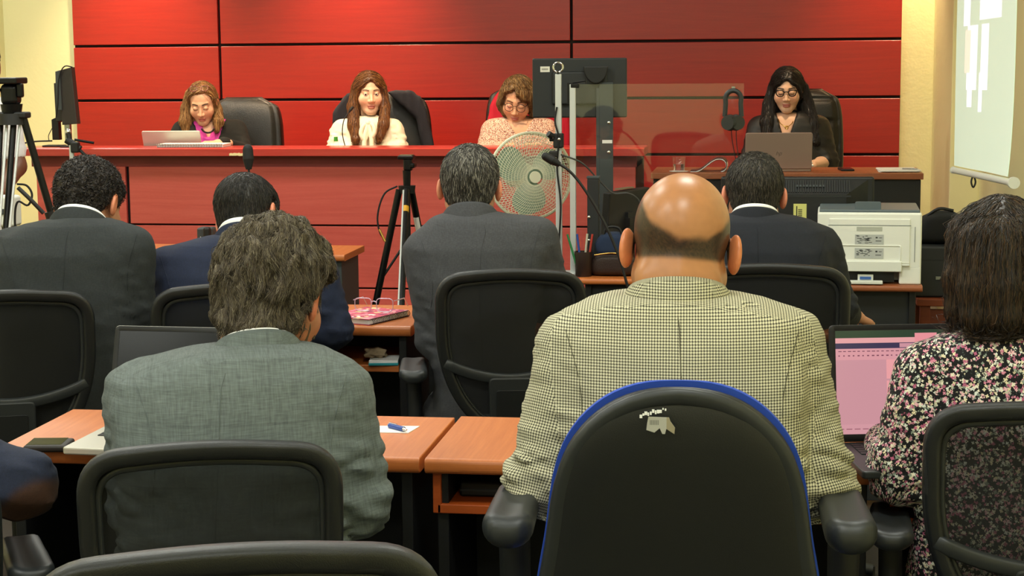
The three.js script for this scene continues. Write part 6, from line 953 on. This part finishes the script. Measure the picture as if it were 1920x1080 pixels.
const w1 = person({ label: 'woman with blonde-brown hair and pink shirt reading at the bench', base: [395, 250], d: 9.35, floorY: 0.15, skin: 0xd6a584, lip: 0xb0564e, facing: 1, legs: C.blackJ, fold: 0.003,
  rows: [[219, 366, 408, 0.05], [224, 350, 430, 0.075], [231, 338, 446, 0.09], [243, 331, 455, 0.1], [262, 328, 458, 0.105], [300, 332, 452, 0.11]],
  arms: [{ s: [342, 244, 0], e: [326, 292, -0.04], w: [352, 284, -0.2], r: [0.052, 0.046, 0.038] }, { s: [444, 242, 0], e: [458, 285, -0.06], w: [420, 269, -0.28], r: [0.052, 0.046, 0.036], hand: { dir: [-0.9, 0, 0.35], curl: 0.25 } }],
  head: { c: [379, 183, -0.09], yaw: -0.16, pitch: 0.38, roll: 0.04, scale: 0.86, female: true, lids: 1, eyes: false, fine: 0.0028 }, brow: 0x1d120c,
  hair: { line: [[0, 0.082], [30, 0.08], [50, 0.06], [64, 0.015], [76, -0.02], [90, -0.06], [180, -0.09]], T: 0.012, wave: 0.002, waveF: [60, 9, 60], colors: [0x5e3c20, 0x946636], h: 0.004, blend: 0.02, rough: 0.45,
    locks: [[[357, 178, -0.07, 0.028], [351, 205, -0.07, 0.032], [347, 228, -0.09, 0.03], [348, 247, -0.1, 0.014]], [[362, 182, -0.02, 0.03], [360, 225, -0.04, 0.034], [361, 244, -0.07, 0.02]], [[400, 180, -0.06, 0.018], [408, 205, -0.06, 0.022], [410, 228, -0.09, 0.026], [406, 244, -0.1, 0.012]], [[392, 175, 0.0, 0.035], [396, 225, 0, 0.035]]],
    strands: { count: 6500, len: 0.09, lift: 0.003, rad: 0.0006, jitter: 0.12, seg: 6, colors: [0x583618, 0x80542a, 0xa67c4a, 0xbd9460], seed: 17 }, flow: parted },
  clothes: [{ name: 'shirt', off: 0.005, mat: C.pink, cut: vee(391, 258, 224, 0.045) }, { name: 'jacket', off: 0, mat: C.blackJ, cut: vee(394, 300, 222, 0.085) }],
  collar: { name: 'shirt_collar', c: [391, 222, 0.0], rx: 0.062, rz: 0.066, drop: 0.07, mat: C.pink, facing: -1, span: 2.5, rot: [-0.15, 0, 0], prof: [[-0.004, -0.05], [-0.003, 0.012], [0.004, 0.014], [0.012, 0.004], [0.026, -0.04], [0.014, -0.045]] } });
eyeglasses(w1, { mat: std({ color: 0x7a3a34, roughness: 0.3 }), y: 0.116, z: 0.045, tilt: -1.05, th: 0.004, short: true, lens: M.lens });
{ const s = w1.L(390, 247, -0.11), b = []; for (let i = 0; i < 11; i++) { const a = lerp(-1.1, 1.1, i / 10); b.push(ball(0.0055, V(s.x + Math.sin(a) * 0.035, s.y + 0.03 - Math.cos(a) * 0.035, s.z + 0.012), 1, 1, 1, 8)); } part('necklace', b, std({ color: 0x1c1210, roughness: 0.3 }), w1.g); part('earring', ball(0.005, w1.head(0.083, -0.045, -0.005), 1, 1, 1, 10), M.chrome, w1.g); }

const w2 = person({ label: 'woman with long brown hair and a cream bow blouse at the bench', base: [690, 250], d: 9.35, floorY: 0.15, skin: 0xdcb092, lip: 0xb46258, facing: 1, legs: C.blackJ, fold: 0.008,
  rows: [[216, 672, 712, 0.05], [221, 652, 728, 0.075], [228, 640, 740, 0.09], [242, 632, 748, 0.1], [262, 630, 750, 0.105], [300, 632, 746, 0.11]],
  arms: [{ s: [642, 243, 0], e: [628, 288, -0.03], w: [655, 288, -0.15], r: [0.056, 0.052, 0.04] }, { s: [738, 243, 0], e: [750, 288, -0.03], w: [722, 288, -0.15], r: [0.056, 0.052, 0.04] }],
  head: { c: [692, 165, -0.02], yaw: 0.12, pitch: 0.06, roll: 0.0, scale: 0.9, female: true, eyes: true, lids: 0.08, gaze: [-0.001, 0], fine: 0.0028 }, brow: 0x4a2c18,
  hair: { line: [[0, 0.07], [14, 0.062], [26, 0.04], [42, 0.024], [56, -0.02], [70, -0.07], [180, -0.09]], T: 0.014, wave: 0.002, waveF: [70, 6, 70], colors: [0x40230f, 0x673c1c], h: 0.004, blend: 0.02, rough: 0.4,
    locks: [[[667, 165, -0.04, 0.022], [662, 200, -0.05, 0.03], [663, 235, -0.09, 0.03], [667, 262, -0.12, 0.02], [668, 270, -0.12, 0.01]], [[717, 165, -0.04, 0.02], [722, 200, -0.05, 0.026], [719, 235, -0.1, 0.028], [712, 258, -0.12, 0.018], [710, 266, -0.12, 0.009]], [[680, 175, 0.05, 0.04], [680, 225, 0.06, 0.04]], [[704, 175, 0.05, 0.04], [706, 225, 0.06, 0.04]]],
    strands: { count: 7000, len: 0.12, lift: 0.002, rad: 0.0006, jitter: 0.08, seg: 7, colors: [0x3a1f0d, 0x5c3419, 0x804f28, 0x9a6836], seed: 18 }, flow: parted },
  clothes: [{ name: 'blouse', off: 0, mat: C.cream }],
  collar: { name: 'neck_band', c: [692, 222, -0.01], rx: 0.055, rz: 0.062, drop: 0.03, mat: C.cream, facing: -1, span: 3.0, rot: [-0.1, 0, 0], prof: [[-0.004, -0.03], [-0.004, 0.008], [0.006, 0.008], [0.009, -0.03]] } });
{ const P = (x, y, dd) => w2.L(x, y, dd); part('bow', [tube([P(690, 230, -0.12), P(680, 238, -0.14), P(677, 252, -0.145), P(684, 262, -0.14), P(689, 240, -0.13)], 0.012, 40, 8), tube([P(691, 230, -0.12), P(700, 236, -0.14), P(702, 248, -0.145), P(696, 258, -0.14), P(691, 238, -0.13)], 0.011, 40, 8), ball(0.015, P(690, 231, -0.13), 1, 1, 1, 12), tube([P(689, 234, -0.13), P(684, 255, -0.14), P(683, 276, -0.14)], 0.013, 20, 8), tube([P(691, 234, -0.13), P(696, 256, -0.14), P(697, 276, -0.14)], 0.012, 20, 8)], C.cream, w2.g); }

const w3 = person({ label: 'woman with a light brown bob and round glasses in a knitted top', base: [975, 255], d: 9.35, floorY: 0.15, skin: 0xd09e7c, lip: 0xb0605a, facing: 1, legs: C.blackJ, fold: 0.003,
  rows: [[217, 948, 1002, 0.055], [221, 930, 1018, 0.075], [227, 920, 1030, 0.09], [241, 912, 1038, 0.1], [262, 908, 1042, 0.105], [300, 912, 1038, 0.11]],
  arms: [{ s: [923, 243, 0], e: [908, 290, -0.04], w: [940, 278, -0.24], r: [0.054, 0.048, 0.038] }, { s: [1026, 243, 0], e: [1042, 290, -0.04], w: [1010, 278, -0.24], r: [0.054, 0.048, 0.038] }],
  head: { c: [971, 177, -0.05], yaw: -0.14, pitch: 0.36, roll: -0.1, scale: 0.96, female: true, lids: 1, eyes: false, fine: 0.0028 }, brow: 0x4a3020,
  hair: { line: [[0, 0.055], [20, 0.03], [45, 0.012], [60, -0.03], [80, -0.075], [180, -0.085]], skew: (x) => x < 0 ? 0.04 * sstep(0.01, -0.015, x) * sstep(-0.085, -0.06, x) : 0, T: 0.017, wave: 0.0035, waveF: [50, 14, 50], colors: [0x46301a, 0x7a5a32], h: 0.004, rough: 0.42, blend: 0.02,
    locks: [[[946, 175, -0.03, 0.025], [942, 195, -0.04, 0.028], [947, 212, -0.05, 0.016]], [[998, 170, -0.02, 0.03], [1003, 195, -0.03, 0.03], [998, 215, -0.04, 0.018]], [[972, 180, 0.06, 0.045], [972, 210, 0.06, 0.035]]],
    strands: { count: 5500, len: 0.07, lift: 0.004, rad: 0.0006, jitter: 0.25, seg: 6, colors: [0x3a2612, 0x644624, 0x8c6a3c, 0xac8e60], seed: 22 }, flow: (q, c) => { const v = q.clone().sub(c.hc); return V(v.y > 0.02 ? 0.6 + v.x * 8 : v.x, -1, v.y > 0.02 ? v.z * 4 : 0); } },
  clothes: [{ name: 'knitted_top', off: 0, mat: C.knit, cut: vee(975, 262, 222, 0.07) }] });
eyeglasses(w3, { mat: std({ color: 0x1a1210, roughness: 0.3 }), r: 0.022, th: 0.0034 });

const w4 = person({ label: 'woman with long black hair and glasses typing on a silver laptop', base: [1478, 255], d: 8.9, floorY: 0.15, skin: 0xdcae90, lip: 0xb25a52, facing: 1, legs: C.blackS, fold: 0.004,
  rows: [[206, 1458, 1500, 0.05], [211, 1440, 1520, 0.075], [219, 1424, 1534, 0.09], [235, 1412, 1546, 0.1], [262, 1406, 1552, 0.105], [310, 1408, 1550, 0.11]],
  arms: [{ s: [1424, 238, 0], e: [1406, 302, -0.04], w: [1450, 310, -0.28], r: [0.056, 0.05, 0.037], len: 0.2 }, { s: [1536, 238, 0], e: [1555, 303, -0.05], w: [1514, 312, -0.22], r: [0.058, 0.046, 0.037], len: 0.12, hand: { dir: [-0.9, -0.06, 0.3], curl: 0.3 } }],
  head: { c: [1476, 158, -0.04], yaw: -0.05, pitch: 0.18, roll: 0.02, scale: 0.88, female: true, lids: 1, eyes: false, fine: 0.0028 }, brow: 0x120c0a,
  hair: { line: [[0, 0.062], [12, 0.056], [24, 0.036], [36, 0.03], [46, 0.01], [58, -0.03], [72, -0.07], [180, -0.09]], T: 0.014, wave: 0.002, waveF: [70, 6, 70], colors: [0x0e0b0a, 0x1c1512], h: 0.004, rough: 0.4, blend: 0.02,
    locks: [[[1449, 165, -0.03, 0.022], [1442, 195, -0.03, 0.03], [1438, 230, -0.06, 0.034], [1438, 258, -0.09, 0.02]], [[1507, 165, -0.03, 0.024], [1514, 200, -0.03, 0.034], [1522, 235, -0.06, 0.04], [1528, 268, -0.09, 0.026], [1530, 278, -0.09, 0.01]], [[1465, 175, 0.06, 0.045], [1460, 225, 0.06, 0.045]], [[1492, 175, 0.06, 0.045], [1496, 225, 0.06, 0.045]]],
    strands: { count: 7000, len: 0.12, lift: 0.002, rad: 0.0006, jitter: 0.1, seg: 7, colors: [0x0d0a09, 0x1a1411, 0x2a211c], seed: 23 }, flow: parted },
  clothes: [{ name: 'blouse', off: 0, mat: C.blackS, cut: vee(1474, 272, 212, 0.05) }] });
eyeglasses(w4, { mat: std({ color: 0x120c0b, roughness: 0.25 }), cat: true, th: 0.0062, y: 0.001 });
{ const s = w4.L(1474, 238, -0.12), m = w4.arms[1], f = m.w.clone().sub(m.e).normalize(); part('necklace', tube([w4.L(1459, 222, -0.06), w4.L(1464, 232, -0.1), w4.L(1475, 238, -0.118), w4.L(1484, 232, -0.1), w4.L(1489, 222, -0.06)], 0.0022, 30, 6), M.gold, w4.g); part('pendant', (() => { const g = new THREE.TorusGeometry(0.007, 0.003, 8, 18); const q = w4.L(1475, 239, -0.125); g.translate(q.x, q.y, q.z); return g; })(), M.gold, w4.g);
  const b = []; for (let i = 0; i < 14; i++) { const a = i / 14 * Math.PI * 2, e1 = V(0, 1, 0).addScaledVector(f, -f.y).normalize(), e2 = f.clone().cross(e1), q = m.w.clone().addScaledVector(e1, Math.cos(a) * 0.029).addScaledVector(e2, Math.sin(a) * 0.029); b.push(ball(0.0055, q, 1, 1, 1, 8)); } part('bracelet', b, M.white, w4.g); }

// garments over the backs of the chairs
function drape(name, label, category, polys, d, half, mat, o = {}) {
  const c = at(...o.anchor, d), yaw = Math.atan2(-c.x, -c.z), t = thing(name, label, category, V(c.x, 0.15, c.z), yaw), inv = t.matrixWorld.clone().invert();
  for (const poly of polys) { const P = poly.map(([x, y]) => { const q = at(x, y, d).applyMatrix4(inv); return [q.x, q.y]; }), zc = 0;
  const f = (x, y, z) => { let dd = 1e9, s = 1; for (let i = 0, j = P.length - 1; i < P.length; j = i++) { const ex = P[j][0] - P[i][0], ey = P[j][1] - P[i][1], wx = x - P[i][0], wy = y - P[i][1], k = clamp((wx * ex + wy * ey) / (ex * ex + ey * ey), 0, 1); dd = Math.min(dd, (wx - ex * k) ** 2 + (wy - ey * k) ** 2); const c1 = y >= P[i][1], c2 = y < P[j][1], c3 = ex * wy > ey * wx; if ((c1 && c2 && c3) || (!c1 && !c2 && !c3)) s = -s; } const q = s * Math.sqrt(dd) + 0.02, w = Math.abs(z - zc - (o.bend || 0) * x * x) - half + 0.02; return Math.hypot(Math.max(q, 0), Math.max(w, 0)) + Math.min(Math.max(q, w), 0) - 0.02 + 0.004 * noise3(x * 24, y * 5, z * 10); };
  const xs = P.map((q) => q[0]), ys = P.map((q) => q[1]); part('cloth', planar(nets(f, [Math.min(...xs) - 0.03, Math.min(...ys) - 0.03, -half - 0.1], [Math.max(...xs) + 0.03, Math.max(...ys) + 0.03, half + 0.1], 0.008)), mat, t); }
  return t;
}
drape('suit_jacket', 'dark navy jacket hung over the chair behind the cream blouse', 'jacket', [[[728, 172], [742, 170], [770, 169], [788, 182], [796, 200], [806, 235], [820, 300], [797, 300], [790, 262], [780, 222], [757, 200], [738, 184]], [[664, 172], [650, 176], [634, 196], [625, 212], [622, 300], [650, 300], [655, 240]]], 9.66, 0.07, cloth(0x25242e, texSuit), { anchor: [720, 240] });
drape('red_garment', 'bright red garment over the chair behind the woman in glasses', 'garment', [[[944, 160], [930, 178], [918, 198], [914, 225], [902, 300], [1066, 300], [1068, 215], [1060, 180], [1030, 155], [980, 150]]], 9.68, 0.05, std({ color: 0xc00a2c, roughness: 0.75 }), { anchor: [985, 230] });

shade(scene);
renderer.render(scene, camera);
